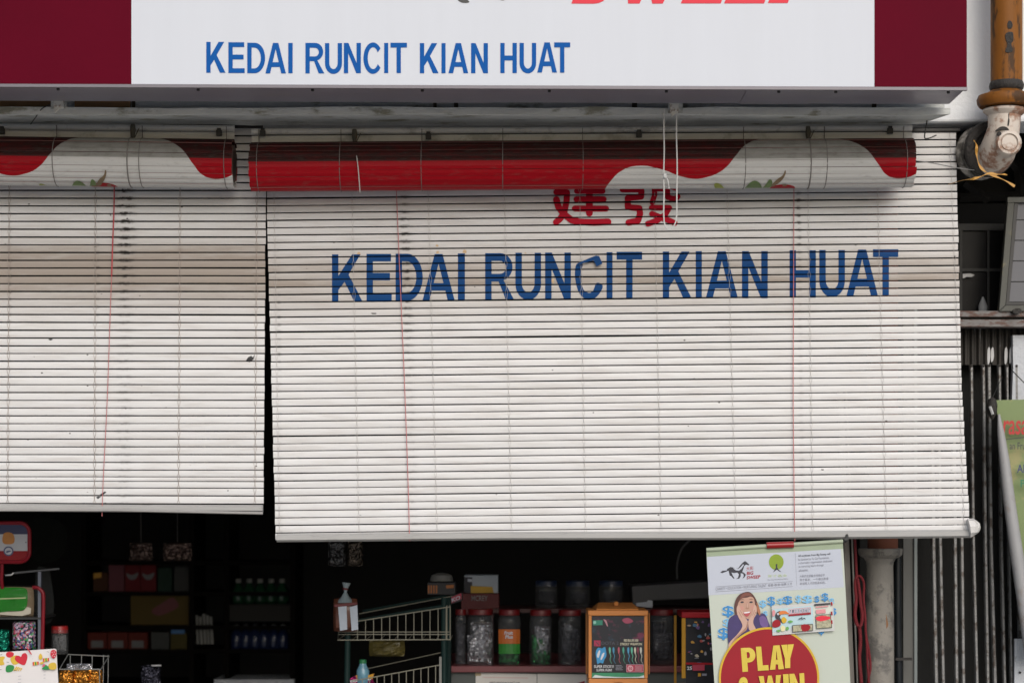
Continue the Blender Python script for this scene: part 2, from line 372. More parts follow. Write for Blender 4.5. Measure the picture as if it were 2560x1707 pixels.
for x in (1475, 1740):
    E_ = [(x, 23), (x + 245, 23), (x + 268, -38), (x + 108, -38), (x + 135, -100), (x + 268, -100), (x + 290, -160), (x + 160, -160), (x + 190, -228), (x + 340, -228), (x + 364, -290), (x + 130, -290)]
    obj('letter', MB().polypx([zt1(*p) for p in E_], YS - .0012), M_signred, wp)
P_ = [(2008, 21), (2130, 21), (2170, -90), (2300, -92), (2345, -140), (2370, -240), (2340, -290), (2138, -290)]
obj('letter', MB().polypx([zt1(*p) for p in P_], YS - .0012), M_signred, wp)
hoof = smoothloop([zt1(*p) for p in ((108, -8), (112, 6), (135, 18), (165, 20), (180, 14), (170, 2), (150, -20), (150, -70), (190, -150), (150, -160), (110, -80))])
obj('hoof_mark', MB().polypx(hoof, YS - .0012), M_signblack, wp)
hoof = smoothloop([zt1(*p) for p in ((362, -10), (372, 2), (388, 4), (402, -6), (400, -40), (440, -120), (400, -130), (365, -60))])
obj('hoof_mark', MB().polypx(hoof, YS - .0012), M_signblack, wp)

# brackets below the sign and the white cord loop
for (x0, y0, x1, y1, lab) in ((133, 236, 156, 268, 'small rusty white bracket block under the left end of the sign'), (1676, 246, 1697, 279, 'small cream bracket block under the sign that carries the cord loop')):
    t = thing('bracket', lab, 'bracket', W((x0 + x1) / 2, y0, 6.83), 'bracket blocks under the sign')
    obj('block', MB().boxpx(x0, y0, x1, y1, 6.812, .036), M_bracket, t, bevel=.003)
    obj('foot_wedge', MB().prismpx([(x0 + 1, y1 + .5), (x1 - 4, y1 + .5), (x0 + 3, y1 + 14)], 6.82, .012), M_bracket, t)
    obj('back_plate', MB().boxpx(x0 - 6, y0 + 3, x1 + 10, y1 + 4, 6.8495, .004), M_plaster, t)
lp = [zr(770, 195), zr(769, 300), zr(771, 420), zr(768, 545), zr(770, 640), zr(768, 760), zr(775, 820), zr(795, 845), zr(818, 828), zr(836, 780), zr(838, 640), zr(840, 500), zr(836, 330), zr(838, 215)]
t = thing('pull_cord', 'white cord loop hanging from the bracket in front of the red characters', 'cord', W(*zr(800, 200), 6.80))
obj('cord_loop', MB().tube(smoothline([W(x, y, 6.80) for x, y in lp]), .0023, 6), mat('white_cord', (.50, .50, .49), .85, var=.2, sc=90), t, smooth=True)
kn = W(*zr(775, 556), 6.795)
obj('knot', MB().lathe(kn, [(.001, -.010), (.006, -.006), (.007, 0), (.005, .007), (.001, .010)], 8), MC['white_cord'], t, smooth=True)
obj('cord_end', MB().tube(smoothline([W(*zr(778, 560), 6.794), W(*zr(790, 580), 6.79), W(*zr(797, 625), 6.795)]), .0018, 6), MC['white_cord'], t, smooth=True)

# ------------------------------------------------------------------ hanging slat blinds
YB = 7.13
def blind_mat(name, band, smudges, specks):
    """white slats: UV x = metres across, UV y = slat number + position in the slat. band = (centre slat, width, strength)"""
    n = NB(name); uv = n.coord('UV'); o = n.xyz(uv); u, v = o[0], o[1]; ob = n.coord()
    fl = n.math('FLOOR', v); fr = n.math('SUBTRACT', v, fl)
    wn_ = n.N.new('ShaderNodeTexWhiteNoise'); wn_.noise_dimensions = '1D'; n.L.new(fl, wn_.inputs['W'])
    base = n.mix(wn_.outputs[0], (.600, .595, .590), (.660, .656, .652))
    mot = n.noise(n.scale(ob, (3, 3, 30)), 2.0, 5)
    c = n.mix(n.math('MULTIPLY', n.ramp(mot, .42, .72), .6), base, (.50, .475, .455))
    # brown grime band
    bl_ = n.noise(n.scale(ob, (1.5, 1, 9)), 3.2, 6, .6)
    vb_ = n.math('ADD', n.math('MULTIPLY', fl, .8), n.math('MULTIPLY', v, .2))
    g = n.math('MULTIPLY', n.math('MULTIPLY', n.gauss(vb_, band[0], band[1]), n.math('ADD', .7, n.math('MULTIPLY', wn_.outputs[0], .45))), n.math('ADD', .35, n.math('MULTIPLY', bl_, 1.2)))
    c = n.mix(n.math('MULTIPLY', g, band[2], clamp=True), c, (.305, .262, .225))
    fine = n.ramp(n.noise(n.scale(ob, (8, 8, 24)), 9, 5, .7), .60, .78)
    c = n.mix(n.math('MULTIPLY', n.math('MULTIPLY', fine, g), .55, clamp=True), c, (.15, .10, .075))
    # black smudges beside the pull cords, along every joint
    edge = n.math('MINIMUM', fr, n.math('SUBTRACT', 1.0, fr))
    for (x0, dx, w, st, vc, vw) in smudges:
        xc = n.math('ADD', x0, n.math('MULTIPLY', v, dx))
        nz = n.noise(n.scale(uv, (60, 2.2, 1)), 1.0, 4, .7)
        q = n.math('MULTIPLY', n.gauss(u, xc, w), n.math('ADD', .28, n.gauss(v, vc, vw)))
        q = n.math('MULTIPLY', q, n.ramp(edge, .34, .04)) if False else n.math('MULTIPLY', q, n.math('SUBTRACT', 1.0, n.ramp(edge, .02, .40)))
        q = n.math('MULTIPLY', q, n.math('MULTIPLY', n.ramp(nz, .28, .72), st), clamp=True)
        c = n.mix(q, c, (.035, .026, .022))
    # fly specks and scratches
    sp = n.N.new('ShaderNodeTexVoronoi'); sp.feature = 'F1'; n.L.new(n.scale(uv, (26, 1.0, 1)), sp.inputs['Vector']); sp.inputs['Scale'].default_value = .62
    c = n.mix(n.math('MULTIPLY', n.math('LESS_THAN', sp.outputs['Distance'], .055), n.math('GREATER_THAN', n.noise(uv, 2.1, 1), specks)), c, (.05, .045, .04))
    n.bump(n.noise(n.scale(ob, (4, 4, 40)), 6, 3), .08)
    return n.done(c, .42, 0, 0, .4)

class Blind:
    F4 = (.092, .36, .64, .908)
    def __init__(s, ys, xl, xr, depth, seed):      # ys: list of (left row, right row) of every joint; xl / xr: pixel edge as function of row
        s.ys, s.xl, s.xr, s.depth, s.seed = ys, xl, xr, depth, seed
        s.x0 = xl(900); s.x1 = xr(900); s.n = len(ys) - 1
        r = random.Random(seed); s.ph = [(r.uniform(0, 6.3), r.uniform(.2, .75) * (2.0 if r.random() < .10 else 1), r.uniform(.002, .006), r.uniform(-.5, .5), r.uniform(-.6, .6)) for _ in range(s.n + 1)]
    def row(s, px, v):
        v = max(0, min(s.n, v)); i = min(int(v), s.n - 1); f = v - i; t = (px - s.x0) / (s.x1 - s.x0)
        a = s.ys[i][0] * (1 - t) + s.ys[i][1] * t; b = s.ys[i + 1][0] * (1 - t) + s.ys[i + 1][1] * t
        p = s.ph[i]; wob = p[1] * .62 * math.sin(px * p[2] + p[0]) + p[3] * .45 + p[4] * .8 * (t - .5)
        return a + (b - a) * f + wob
    def P(s, px, v, n=0.):                         # point on (n metres in front of) the blind
        i = min(int(max(v, 0)), s.n - 1); f = v - i
        bul = .0013 * (1 - (2 * f - 1) ** 2); Y = s.depth(v / s.n) - bul - n
        return W(px, s.row(px, v), Y)
    def slat(s, i, over=None):
        mb = MB(); uv = []; fs = []; NS = 14
        ym = sum(s.ys[i]) / 2; a = s.xl(ym) + s.ph[i][3] * 1.6; b = s.xr(ym) + s.ph[i][4] * 1.8; vs = []
        for k in range(NS + 1):
            px = a + (b - a) * k / NS
            e = .092 if i < 27 else max(.070, .092 - .003 * (i - 26))
            F = (e, .36, .64, 1 - e)
            for f in F:
                p = s.P(px, i + f); vs.append(p); uv.append((p.x, i + f))
            for f in (F[-1], F[0]):
                p = s.P(px, i + f, -.0009); vs.append(p); uv.append((p.x, i + f))
        for k in range(NS):
            for j in range(6): fs.append((k * 6 + j, k * 6 + (j + 1) % 6, (k + 1) * 6 + (j + 1) % 6, (k + 1) * 6 + j))
        fs += [(0, 1, 2, 3, 4, 5)[::-1], tuple(NS * 6 + j for j in range(6))]
        mb.add(vs, fs); mb.mi = [1 if (q < NS * 6 and q % 6 in (3, 4, 5)) else 0 for q in range(len(fs))]; mb.uv = uv; return mb
    def ladder(s, xa, xb, rad, amp, v0=.2, v1=None):   # two strands crossing at every slat, tied round the joints
        v1 = v1 or s.n; mb = MB()
        for sg_ in (1, -1):
            pts = []
            k = int(v0)
            while k <= v1:
                t = k / s.n; px = xa + (xb - xa) * t
                off = amp * sg_ * (1 if (k // 2) % 2 else -1) * (1 if k % 2 else .15)
                pts.append(s.P(px + off, k + .02, .0035)); k += 1
                if k <= v1:
                    px = xa + (xb - xa) * ((k - .5) / s.n); pts.append(s.P(px + off * .55, k - .5, .0012 + .0003))
            mb.tube(pts, rad, 4)
        return mb
    def line(s, pts, rad, n=.007, twist=None):      # cord through (px, row) points
        out = []
        for px, py in pts:
            v = s.v_at(px, py); out.append(W(px, py, s.depth(v / s.n) - .0034 - n))
        return MB().tube(smoothline(out, 8), rad, 6)
    def v_at(s, px, py):
        lo, hi = 0., float(s.n)
        for _ in range(30):
            m = (lo + hi) / 2
            if s.row(px, m) < py: lo = m
            else: hi = m
        return lo
    def decal(s, vs, fs, n=.0010, gap=True):       # filled outline in pixels laid on the slats, cut at every joint
        bm = bmesh.new(); bv = []
        t = [(px, s.vlin(px, py)) for px, py in vs]
        for px, v in t: bv.append(bm.verts.new((px / 100, v, 0)))
        for f in fs:
            try: bm.faces.new([bv[i] for i in f])
            except ValueError: pass
        va, vb = int(min(v for _, v in t)), int(max(v for _, v in t)) + 1
        for i in range(va, vb + 1):
            for f in (0, ) + s.F4:
                g = bm.verts[:] + bm.edges[:] + bm.faces[:]
                bmesh.ops.bisect_plane(bm, geom=g, plane_co=(0, i + f, 0), plane_no=(0, 1, 0), dist=1e-6)
        kill = []
        for f in bm.faces:
            m = f.calc_center_median().y; fr = m - math.floor(m)
            if fr < s.F4[0] - .005 or fr > s.F4[-1] + .005: kill.append(f)
        bmesh.ops.delete(bm, geom=kill, context='FACES')
        bm.verts.index_update(); mb = MB()
        out = []
        for v in bm.verts:
            i = math.floor(v.co.y + 1e-5); out.append(s.P(v.co.x * 100, max(v.co.y, i + .0), n))
        mb.add(out, [tuple(v.index for v in f.verts) for f in bm.faces]); bm.free(); return mb
    def vlin(s, px, py):                            # slat coordinate without the waviness
        t = (px - s.x0) / (s.x1 - s.x0)
        for i in range(s.n):
            a = s.ys[i][0] * (1 - t) + s.ys[i][1] * t; b = s.ys[i + 1][0] * (1 - t) + s.ys[i + 1][1] * t
            if py < b or i == s.n - 1: return i + (py - a) / (b - a)

M_slatedge = mat('slat_edge', (.05, .042, .036), .8, var=.4, sc=20)
lerp = lambda a, b, t: a + (b - a) * t
def mx(px, Y=YB): return (px - CX) * Y / KF
# right blind with the shop name
RB = Blind([(365.6 + 18.58 * i, 349.2 + 18.5 * i) for i in range(-1, 54)], lambda y: 666 + (y - 450) * .0265 if y > 450 else 666,
           lambda y: 2390 + max(0, y - 350) * .022 + max(0, y - 950) * .037, lambda t: 7.14 - .05 * t * t, 11)
# left blind
ysl = [(340 + 19.42 * i, 340.5 + 19.40 * i) for i in range(-1, 44)] + [(1190, 1192), (1201, 1203), (1217, 1220), (1236, 1239), (1255, 1259)]
LB = Blind(ysl, lambda y: -1078, lambda y: 664.5 - (y - 480) * .0075, lambda t: 7.13 - .03 * t * t, 12)

for B, lab, mt, side in (
    (RB, 'wide white slat blind lettered with the blue shop name, right of the gap',
     blind_mat('right_slats', (18.9, 3.6, .95), [(mx(1006), mx(1036, 7.1) / 55 - mx(1006, 7.1) / 55, .017, 1.5, 17, 9), (mx(1996), .0002, .007, 1.3, 9, 10), (mx(690), .0004, .006, .8, 26, 4)], .62), 'r'),
    (LB, 'plain white slat blind with a brown grime band, left of the gap',
     blind_mat('left_slats', (18.2, 3.5, 1.65), [(mx(313), 0., .026, 2.0, 13, 7), (mx(245), 0., .006, .7, 19, 5), (mx(26), 0., .005, .8, 20, 5)], .52), 'l')):
    t = thing('slat_blind', lab, 'blind', W((B.x0 + B.x1) / 2, B.ys[0][0], 7.14), 'white slat blinds'); B.t = t
    for i in range(B.n): obj('slat', B.slat(i), [mt, M_slatedge], t, smooth=False)
    # head rail
    a = W(B.x0 + 2, B.ys[0][0] - 6, 7.14); b = W(B.x1 - 4, B.ys[0][1] - 6, 7.14)
    obj('head_rail', MB().tube([a, b], .008, 6), M_black, t)

M_rail = mat('blind_rail', (.36, .355, .345), .5, var=.15, sc=10, stain=((.20, .19, .18), .12, 9), stretch=(.4, 3, 3))
# right blind: the lowest slats are wrapped into a small roll whose end sticks out at the right
a = W(692, 1344, 7.085); b = W(2428, 1331, 7.085)
obj('bottom_rail', MB().tube([a, lerp(a, b, .33) + Vector((0, 0, .001)), lerp(a, b, .66) - Vector((0, 0, .004)), b - Vector((0, 0, .003))], .0135, 6), M_rail, RB.t)
mb = MB(); q = W(2429, 1320, 7.08)
mb.tube([q + Vector((-.01, 0, 0)), q + Vector((.004, 0, .002)), q + Vector((.014, .002, -.002)), q + Vector((.022, .004, -.006))], [.031, .030, .024, .013], 9)
obj('rolled_end', mb, mat('rolled_end', (.60, .585, .57), .5, stain=((.35, .33, .3), .25, 30)), RB.t)
a = W(-1078, 1262, 7.1); b = W(657.5, 1271, 7.1)
obj('bottom_rail', MB().tube([a, lerp(a, b, .5), lerp(a, b, .8) - Vector((0, 0, .001)), b], .0125, 6), M_rail, LB.t)
mb = MB(); mb.tube([W(-1078, 1273, 7.08), W(300, 1275, 7.08), W(657, 1282.5, 7.08)], .0045, 6)
obj('bottom_rod', mb, mat('rail_rod', (.30, .29, .28), .5), LB.t)

# strings woven through the slats
for xa, xb in ((683, 699), (877, 898), (1067, 1093), (1258, 1279), (1447, 1464), (1634, 1653), (1814, 1840), (2018, 2032), (2190, 2216), (2374, 2411)):
    obj('ladder_string', RB.ladder(xa, xb, .00038, 3.4), M_string, RB.t)
for xa, xb in ((-380, -380), (-180, -180), (24, 19), (239, 236), (451, 446), (643, 637)):
    obj('ladder_string', LB.ladder(xa, xb, .00060, 3.6), mat('brown_string', (.33, .28, .25), .9, var=.25, sc=8), LB.t)
obj('pull_cord', LB.line([(286, 420), (285, 520), (282, 600), (279, 690)], .0022), M_red_cord, LB.t, smooth=True)
obj('pull_cord', LB.line([(279, 690), (275, 800), (268, 1000), (258, 1200), (255, 1290)], .0012), M_pink_cord, LB.t, smooth=True)
obj('pull_cord', RB.line([(989, 430), (996, 600), (1002, 740), (1011, 950), (1020, 1200), (1024, 1352)], .0014), M_pink_cord, RB.t, smooth=True)
obj('pull_cord', RB.line([(1985, 430), (1984, 700), (1983, 1000), (1985, 1200), (1987, 1352)], .0014), M_pink_cord, RB.t, smooth=True)

# blue shop name, cut through by the joints
za_ = zoom(800, 600, 3.0947); zc_ = zoom(1540, 600, 3.0947)
for zf, c, x0, x1, y0, y1 in [(za_, 'K', 93, 330, 112, 478), (za_, 'E', 360, 555, 108, 472), (za_, 'D', 585, 795, 107, 470), (za_, 'A', 793, 1042, 110, 468), (za_, 'I', 1067, 1121, 105, 467),
        (za_, 'R', 1278, 1503, 103, 465), (za_, 'U', 1512, 1710, 100, 464), (za_, 'N', 1742, 1941, 98, 458), (za_, 'I', 2217, 2263, 95, 458),
        (zc_, 'T', 5, 202, 92, 455), (zc_, 'K', 362, 585, 90, 452), (zc_, 'I', 617, 664, 87, 450), (zc_, 'A', 695, 943, 88, 450), (zc_, 'N', 975, 1174, 87, 450),
        (zc_, 'H', 1343, 1546, 80, 446), (zc_, 'U', 1573, 1771, 78, 441), (zc_, 'A', 1782, 2028, 75, 437), (zc_, 'T', 1989, 2184, 73, 435)]:
    a = zf(x0, y0); b = zf(x1, y1); vs, fs = glyph_px(c, a[0], a[1], b[0], b[1], 16.0, 19.0)
    obj('letter', RB.decal(vs, fs, .0016 if (c == 'T' and x0 > 1900) else .0010), M_blindblue, RB.t)
Cm = [(1985, 185), (2032, 182), (2022, 240), (2022, 320), (2040, 385), (2080, 410), (2113, 392), (2140, 330), (2188, 352), (2165, 410), (2130, 448), (2080, 463), (2035, 445), (2000, 400), (1980, 330), (1972, 260)]
vs, fs = fill([[(x, -y) for x, y in smoothloop(Cm, 3)]]); vs = [za_(x, -y) for x, y in vs]
lc = obj('letter', RB.decal(vs, fs), M_blindblue, RB.t, label='letter C with its top peeled away and folded over')
fl_ = [(1984, 188), (2008, 174), (2080, 142), (2135, 120), (2160, 124), (2186, 184), (2140, 204), (2118, 158), (2060, 172), (2020, 184)]
obj('peeled_flap', MB().prismpx([za_(*p) for p in fl_], 7.118, .0004), M_blindblue, lc)

M_glue = mat('glue_stain', (.52, .36, .20), .6, var=.25, sc=40)
rg = random.Random(21)
for x, y, r_ in ((300, 105, 22), (905, 45, 12), (912, 95, 14), (1120, 92, 20), (1800, 318, 18), (1588, 102, 8)):
    pts = [za_(x + r_ * math.cos(k * .7) * rg.uniform(.4, 1.1), y + r_ * math.sin(k * .7) * rg.uniform(.4, 1.1)) for k in range(9)]
    vs, fs = fill([[(px, -py) for px, py in smoothloop(pts, 3)]]); obj('glue_stain', RB.decal([(px, -py) for px, py in vs], fs, .0006), M_glue, RB.t)
for x0, y0, x1, y1 in ((928, 782, 941, 785), (2052, 1172, 2060, 1175), (1238, 1232, 1243, 1236), (2385, 640, 2389, 650)):
    vs, fs = fill([[(x0, -y0), (x1, -y0 - .5), (x1 - 1, -y1), (x0 + 2, -y1)]]); obj('scuff', RB.decal([(px, -py) for px, py in vs], fs, .0006), M_signblack, RB.t)
for pts in ([(614, 903), (620, 893), (628, 889), (632, 893), (636, 888), (634, 898), (624, 906)], [(240, 1243), (262, 1228), (266, 1230), (245, 1247)], [(120, 848), (126, 846), (133, 848), (126, 851)]):
    vs, fs = fill([[(px, -py) for px, py in pts]]); obj('scuff', LB.decal([(px, -py) for px, py in vs], fs, .0006), M_signblack, LB.t)

# the two red characters above the name
def stroke(pts, w, end=True):
    """rounded brush stroke outline (pixels of the character close-up)"""
    pts = [Vector((x, y, 0)) for x, y in pts]; pts = smoothline(pts, 5) if len(pts) > 2 else pts
    Lf, Rt = [], []
    for i, p in enumerate(pts):
        t = (pts[min(i + 1, len(pts) - 1)] - pts[max(i - 1, 0)]).normalized(); nn = Vector((-t.y, t.x, 0)) * w / 2
        Lf.append(p + nn); Rt.append(p - nn)
    def cap(p, t): 
        a0 = math.degrees(math.atan2(t.y, t.x)); return [(p.x + w / 2 * math.cos(R(a0 + k)), p.y + w / 2 * math.sin(R(a0 + k))) for k in (60, 30, 0, -30, -60)]
    t1 = (pts[-1] - pts[-2]).normalized(); t0 = (pts[0] - pts[1]).normalized()
    return [(p.x, p.y) for p in Lf] + cap(pts[-1], t1) + [(p.x, p.y) for p in Rt[::-1]] + cap(pts[0], t0)
JIAN = [([(600, -60), (980, -60), (980, 30), (600, 30)], 84), ([(560, -15), (1060, -15)], 84), ([(600, 105), (980, 105)], 84), ([(595, 228), (995, 228)], 88), ([(572, 362), (1030, 362)], 90), ([(785, -150), (785, 430)], 100),
        ([(300, -60), (470, -60), (360, 115)], 86), ([(300, 120), (455, 125), (450, 250), (415, 420), (350, 520), (295, 562)], 92), ([(300, 230), (330, 340), (420, 450), (520, 530), (640, 560), (850, 565), (1060, 558)], 98)]
FA = [([(1280, -110), (1480, -110), (1330, 20)], 84), ([(1500, -150), (1700, 20)], 84), ([(1270, 85), (1550, 85)], 80), ([(1550, 100), (1545, 190), (1350, 210), (1350, 340), (1520, 355), (1530, 440), (1500, 540), (1360, 568)], 92),
      ([(1740, 60), (1745, 170), (1710, 270)], 78), ([(1745, 70), (1930, 70), (1935, 200), (2050, 230), (2085, 190)], 80), ([(1800, -120), (1900, 0), (2050, 60)], 84),
      ([(1700, 348), (1960, 348), (1900, 450), (1780, 540), (1645, 585)], 84), ([(1705, 440), (1800, 480), (1950, 535), (2040, 575)], 84)]
for lab, strokes in (('left red character', JIAN), ('right red character', FA)):
    mb = MB(); k = 0
    for pp, w in strokes:
        for a_, b_ in zip(pp[:-1], pp[1:]):
            o_ = stroke([a_, b_], w); vs, fs = fill([[(x, -y) for x, y in o_]]); vs = [ch(x, -y) for x, y in vs]
            d = RB.decal(vs, fs, .0010 + k * .00012); mb.add(d.v, d.f); k += 1
    obj('character', mb, M_blindred, RB.t, label=lab + ' painted above the blue name')

# ------------------------------------------------------------------ rolled-up printed blinds in front of them
def roll_mat(name, slope):
    """print: red with a white wave and a second red corner, measured from the right end; soot on the upper slats"""
    n = NB(name); o = n.xyz(n.coord()); x, z = o[0], o[2]
    zz = n.math('SUBTRACT', z, n.math('MULTIPLY', x, slope))
    h = n.math('DIVIDE', n.math('SUBTRACT', .0765, zz), .153)                  # 0 at the top of the roll, 1 at its lower edge
    d = n.math('DIVIDE', n.math('MULTIPLY', x, -1.0), 1.10)
    fc = n.N.new('ShaderNodeFloatCurve'); n.put(fc.inputs['Value'], d)
    src = [(2300, 447), (2287, 449), (2244.8, 455), (2225, 453), (2212, 448), (2188.7, 423), (2160.6, 386), (2140, 370), (2123, 361), (2085, 350), (2000, 343), (1930, 345), (1889, 356), (1861, 371), (1833, 402), (1805, 434), (1785, 446), (1767, 452), (1735, 457), (1697, 451), (1655, 437), (1630, 431), (1608, 427), (1580, 428), (1548, 440), (1524, 461), (1506, 482), (1490, 500)]
    pts = [(0., .62)]
    for px, py in src:
        dd = (2283 - px) * 6.95 / KF / 1.10; top = 361 - (px - 627) / 1650 * 11.5
        hh = (py - top) / 121
        if dd > 0: pts.append((dd, (hh + .2) / 1.6))
    pts.append((1., (1.25 + .2) / 1.6)); cm = fc.mapping; cv = cm.curves[0]
    while len(cv.points) < len(pts): cv.points.new(.5, .5)
    for p, q in zip(sorted(cv.points, key=lambda p: p.location[0]), pts): p.location = q
    cm.update()
    f = n.math('SUBTRACT', n.math('MULTIPLY', fc.outputs[0], 1.6), .2)
    red = n.math('MAXIMUM', n.math('LESS_THAN', h, f), n.math('GREATER_THAN', d, .925))
    arc_ = n.math('LESS_THAN', n.math('ADD', n.math('POWER', n.math('DIVIDE', n.math('SUBTRACT', d, .376), .045), 2.0), n.math('POWER', n.math('DIVIDE', n.math('SUBTRACT', h, 1.06), .10), 2.0)), 1.0)
    red = n.math('MAXIMUM', red, arc_)
    c = n.mix(red, (.52, .515, .50), (.29, .0012, .007))
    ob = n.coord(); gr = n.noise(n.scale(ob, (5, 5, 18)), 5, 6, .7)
    grime_shade = n.math('MULTIPLY', n.math('SUBTRACT', 1.0, n.ramp(h, .455, .485)), n.math('ADD', .55, n.math('MULTIPLY', gr, .55)), clamp=True)  # dark upper half: grime plus shade under the sign, both in the colour
    c = n.mix(n.math('MULTIPLY', grime_shade, n.math('ADD', .85, n.math('MULTIPLY', red, .33)), clamp=True), c, n.mix(red, (.12, .117, .10), (.022, .008, .007)))
    c = n.mix(n.math('MULTIPLY', n.ramp(gr, .52, .7), .22), c, (.12, .10, .085))
    return n.done(c, .5, 0, 0, .12)
RR = .0765
M_slatwhite = mat('slat_core', (.26, .12, .11), .6, var=.2, sc=30)
def roll(label, pxl, pxr, yl, yr, group='rolled printed blinds', strings=(), seed=1):
    """(yl, yr) rows of the roll's lower edge"""
    Yc = 6.995
    A = W(pxl, yl, Yc) + Vector((0, 0, RR)); B = W(pxr, yr, Yc) + Vector((0, 0, RR)); sl = (B.z - A.z) / (B.x - A.x)
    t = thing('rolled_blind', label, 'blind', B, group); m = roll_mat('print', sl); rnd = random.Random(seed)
    NA = 22
    for k in range(NA):
        a0 = 2 * math.pi * k / NA; a1 = a0 + 2 * math.pi / NA * .955; rr_ = RR * (1 + rnd.uniform(-.012, .012)); pts = []; e0 = rnd.uniform(-.002, .002); e1 = rnd.uniform(-.002, .002)
        am = (a0 + a1) / 2
        for P_, e in ((A, e0), (lerp(A, B, .25), 0), (lerp(A, B, .5), 0), (lerp(A, B, .75), 0), (B, e1)):
            sag = rnd.uniform(-.0008, .0008)
            for (aa, r_) in ((a0, rr_), (am, rr_ + .0014), (a1, rr_), (a1, rr_ - .0025), (a0, rr_ - .0025)):
                pts.append(P_ + Vector((e, -math.cos(aa) * r_, math.sin(aa) * r_ + sag)))
        fs = [(i * 5 + j, i * 5 + (j + 1) % 5, i * 5 + 5 + (j + 1) % 5, i * 5 + 5 + j) for i in range(4) for j in range(5)] + [(4, 3, 2, 1, 0), (20, 21, 22, 23, 24)]
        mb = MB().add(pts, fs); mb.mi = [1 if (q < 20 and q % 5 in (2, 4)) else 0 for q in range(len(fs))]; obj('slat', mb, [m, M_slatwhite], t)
    ri = MB()                                      # inner turns seen at the open ends
    for r_ in (.060, .045, .030): ri.tube([A, B], r_, 12)
    obj('inner_turns', ri, mat('inner_turns', (.10, .06, .05), .8), t)
    # two flat slats and the head tube above the roll
    Yh = 7.062; ha, hb = W(pxl, yl - 153 + (0 if pxl > 0 else 6), Yh), W(pxr, yr - 153, Yh)
    obj('head_tube', MB().tube([ha - Vector((0, 0, .006)), hb - Vector((0, 0, .006))], .0105, 10), mat('head_tube', (.70, .70, .69), .45, stain=((.45, .44, .42), .15, 9)), t, smooth=True)
    for k in range(4):
        z0 = -.0195 - .0225 * k
        pts = [p + Vector((0, y, z)) for p in (ha, hb) for (y, z) in ((0, z0), (-.002, z0 - .0105), (0, z0 - .021), (.002, z0 - .021), (.002, z0))]
        obj('head_slat', MB().add(pts, [(j, (j + 1) % 5, 5 + (j + 1) % 5, 5 + j) for j in range(5)] + [(4, 3, 2, 1, 0), (5, 6, 7, 8, 9)]), mat('head_slat', (.66, .66, .63), .5, stain=((.42, .42, .38), .25, 8)), t)
    for px, rad, mm in strings:
        tt = (px - pxl) / (pxr - pxl); p = lerp(A, B, tt); h_ = lerp(ha, hb, tt)
        pts = [h_ + Vector((0, -.0125, -.002)), h_ + Vector((0, -.006, -.045))]
        for a in range(100, -140, -20): pts.append(p + Vector((0, -math.cos(R(a)) * (RR + .0022), math.sin(R(a)) * (RR + .0022))))
        obj('tie_string', MB().tube(pts, rad, 5), mm, t)
    return t, A, B
ts = M_string_dark
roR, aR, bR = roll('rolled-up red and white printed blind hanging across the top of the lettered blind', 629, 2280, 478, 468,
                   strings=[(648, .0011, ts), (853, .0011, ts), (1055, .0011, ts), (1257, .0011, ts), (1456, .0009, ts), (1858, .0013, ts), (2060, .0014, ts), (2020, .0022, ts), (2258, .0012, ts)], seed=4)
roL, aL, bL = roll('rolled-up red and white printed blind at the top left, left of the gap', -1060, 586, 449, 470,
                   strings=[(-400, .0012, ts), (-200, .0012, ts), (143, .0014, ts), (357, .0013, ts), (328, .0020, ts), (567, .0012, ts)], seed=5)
M_leaf1 = mat('leaf_print_yellow', (.22, .25, .03), .5, var=.5, sc=25); M_leaf2 = mat('leaf_print_green', (.10, .16, .05), .5, var=.6, sc=30); M_leaf3 = mat('leaf_print_brown', (.16, .11, .06), .5, var=.5, sc=30)
def onroll(pts, A, B, pxl, pxr, sh, sv, n=.0026):  # pixel outline wrapped on the roll's front
    vs, fs = fill([[(x, -y) for x, y in smoothloop(pts, 3)]]); out = []
    for x, y in vs:
        x += sh; y = -y + sv; t = (x - pxl) / (pxr - pxl); p = lerp(A, B, t)
        z = W(x, y, 6.93).z - p.z; z = max(-RR * .985, min(RR * .985, z)); c_ = math.sqrt(max(0, 1 - (z / RR) ** 2))
        q = Vector((0, -c_, z / RR)) * (RR + n + .0006); out.append(Vector((W(x, y, 6.93).x, p.y + q.y, p.z + q.z)))
    return MB().add(out, fs)
leaves = [([zr(*p) for p in ((1042, 602), (1055, 596), (1085, 605), (1112, 630), (1080, 632), (1055, 620))], M_leaf1), ([zr(*p) for p in ((1210, 628), (1225, 600), (1255, 585), (1285, 595), (1305, 622), (1260, 630))], M_leaf2),
          ([zr(*p) for p in ((1300, 622), (1320, 600), (1335, 580), (1350, 585), (1352, 605), (1330, 618))], M_leaf2), ([zr(*p) for p in ((1345, 610), (1375, 580), (1405, 560), (1415, 536), (1420, 550), (1405, 580), (1375, 603))], M_leaf3), ([zr(*p) for p in ((1408, 603), (1420, 599), (1436, 603), (1420, 607))], M_leaf3)]
for pts, m_ in leaves:
    obj('leaf_print', onroll(pts, aR, bR, 629, 2280, 0, -5), m_, roR)
    obj('leaf_print', onroll(pts, aL, bL, -1060, 586, 586 - 2284, -6), m_, roL)
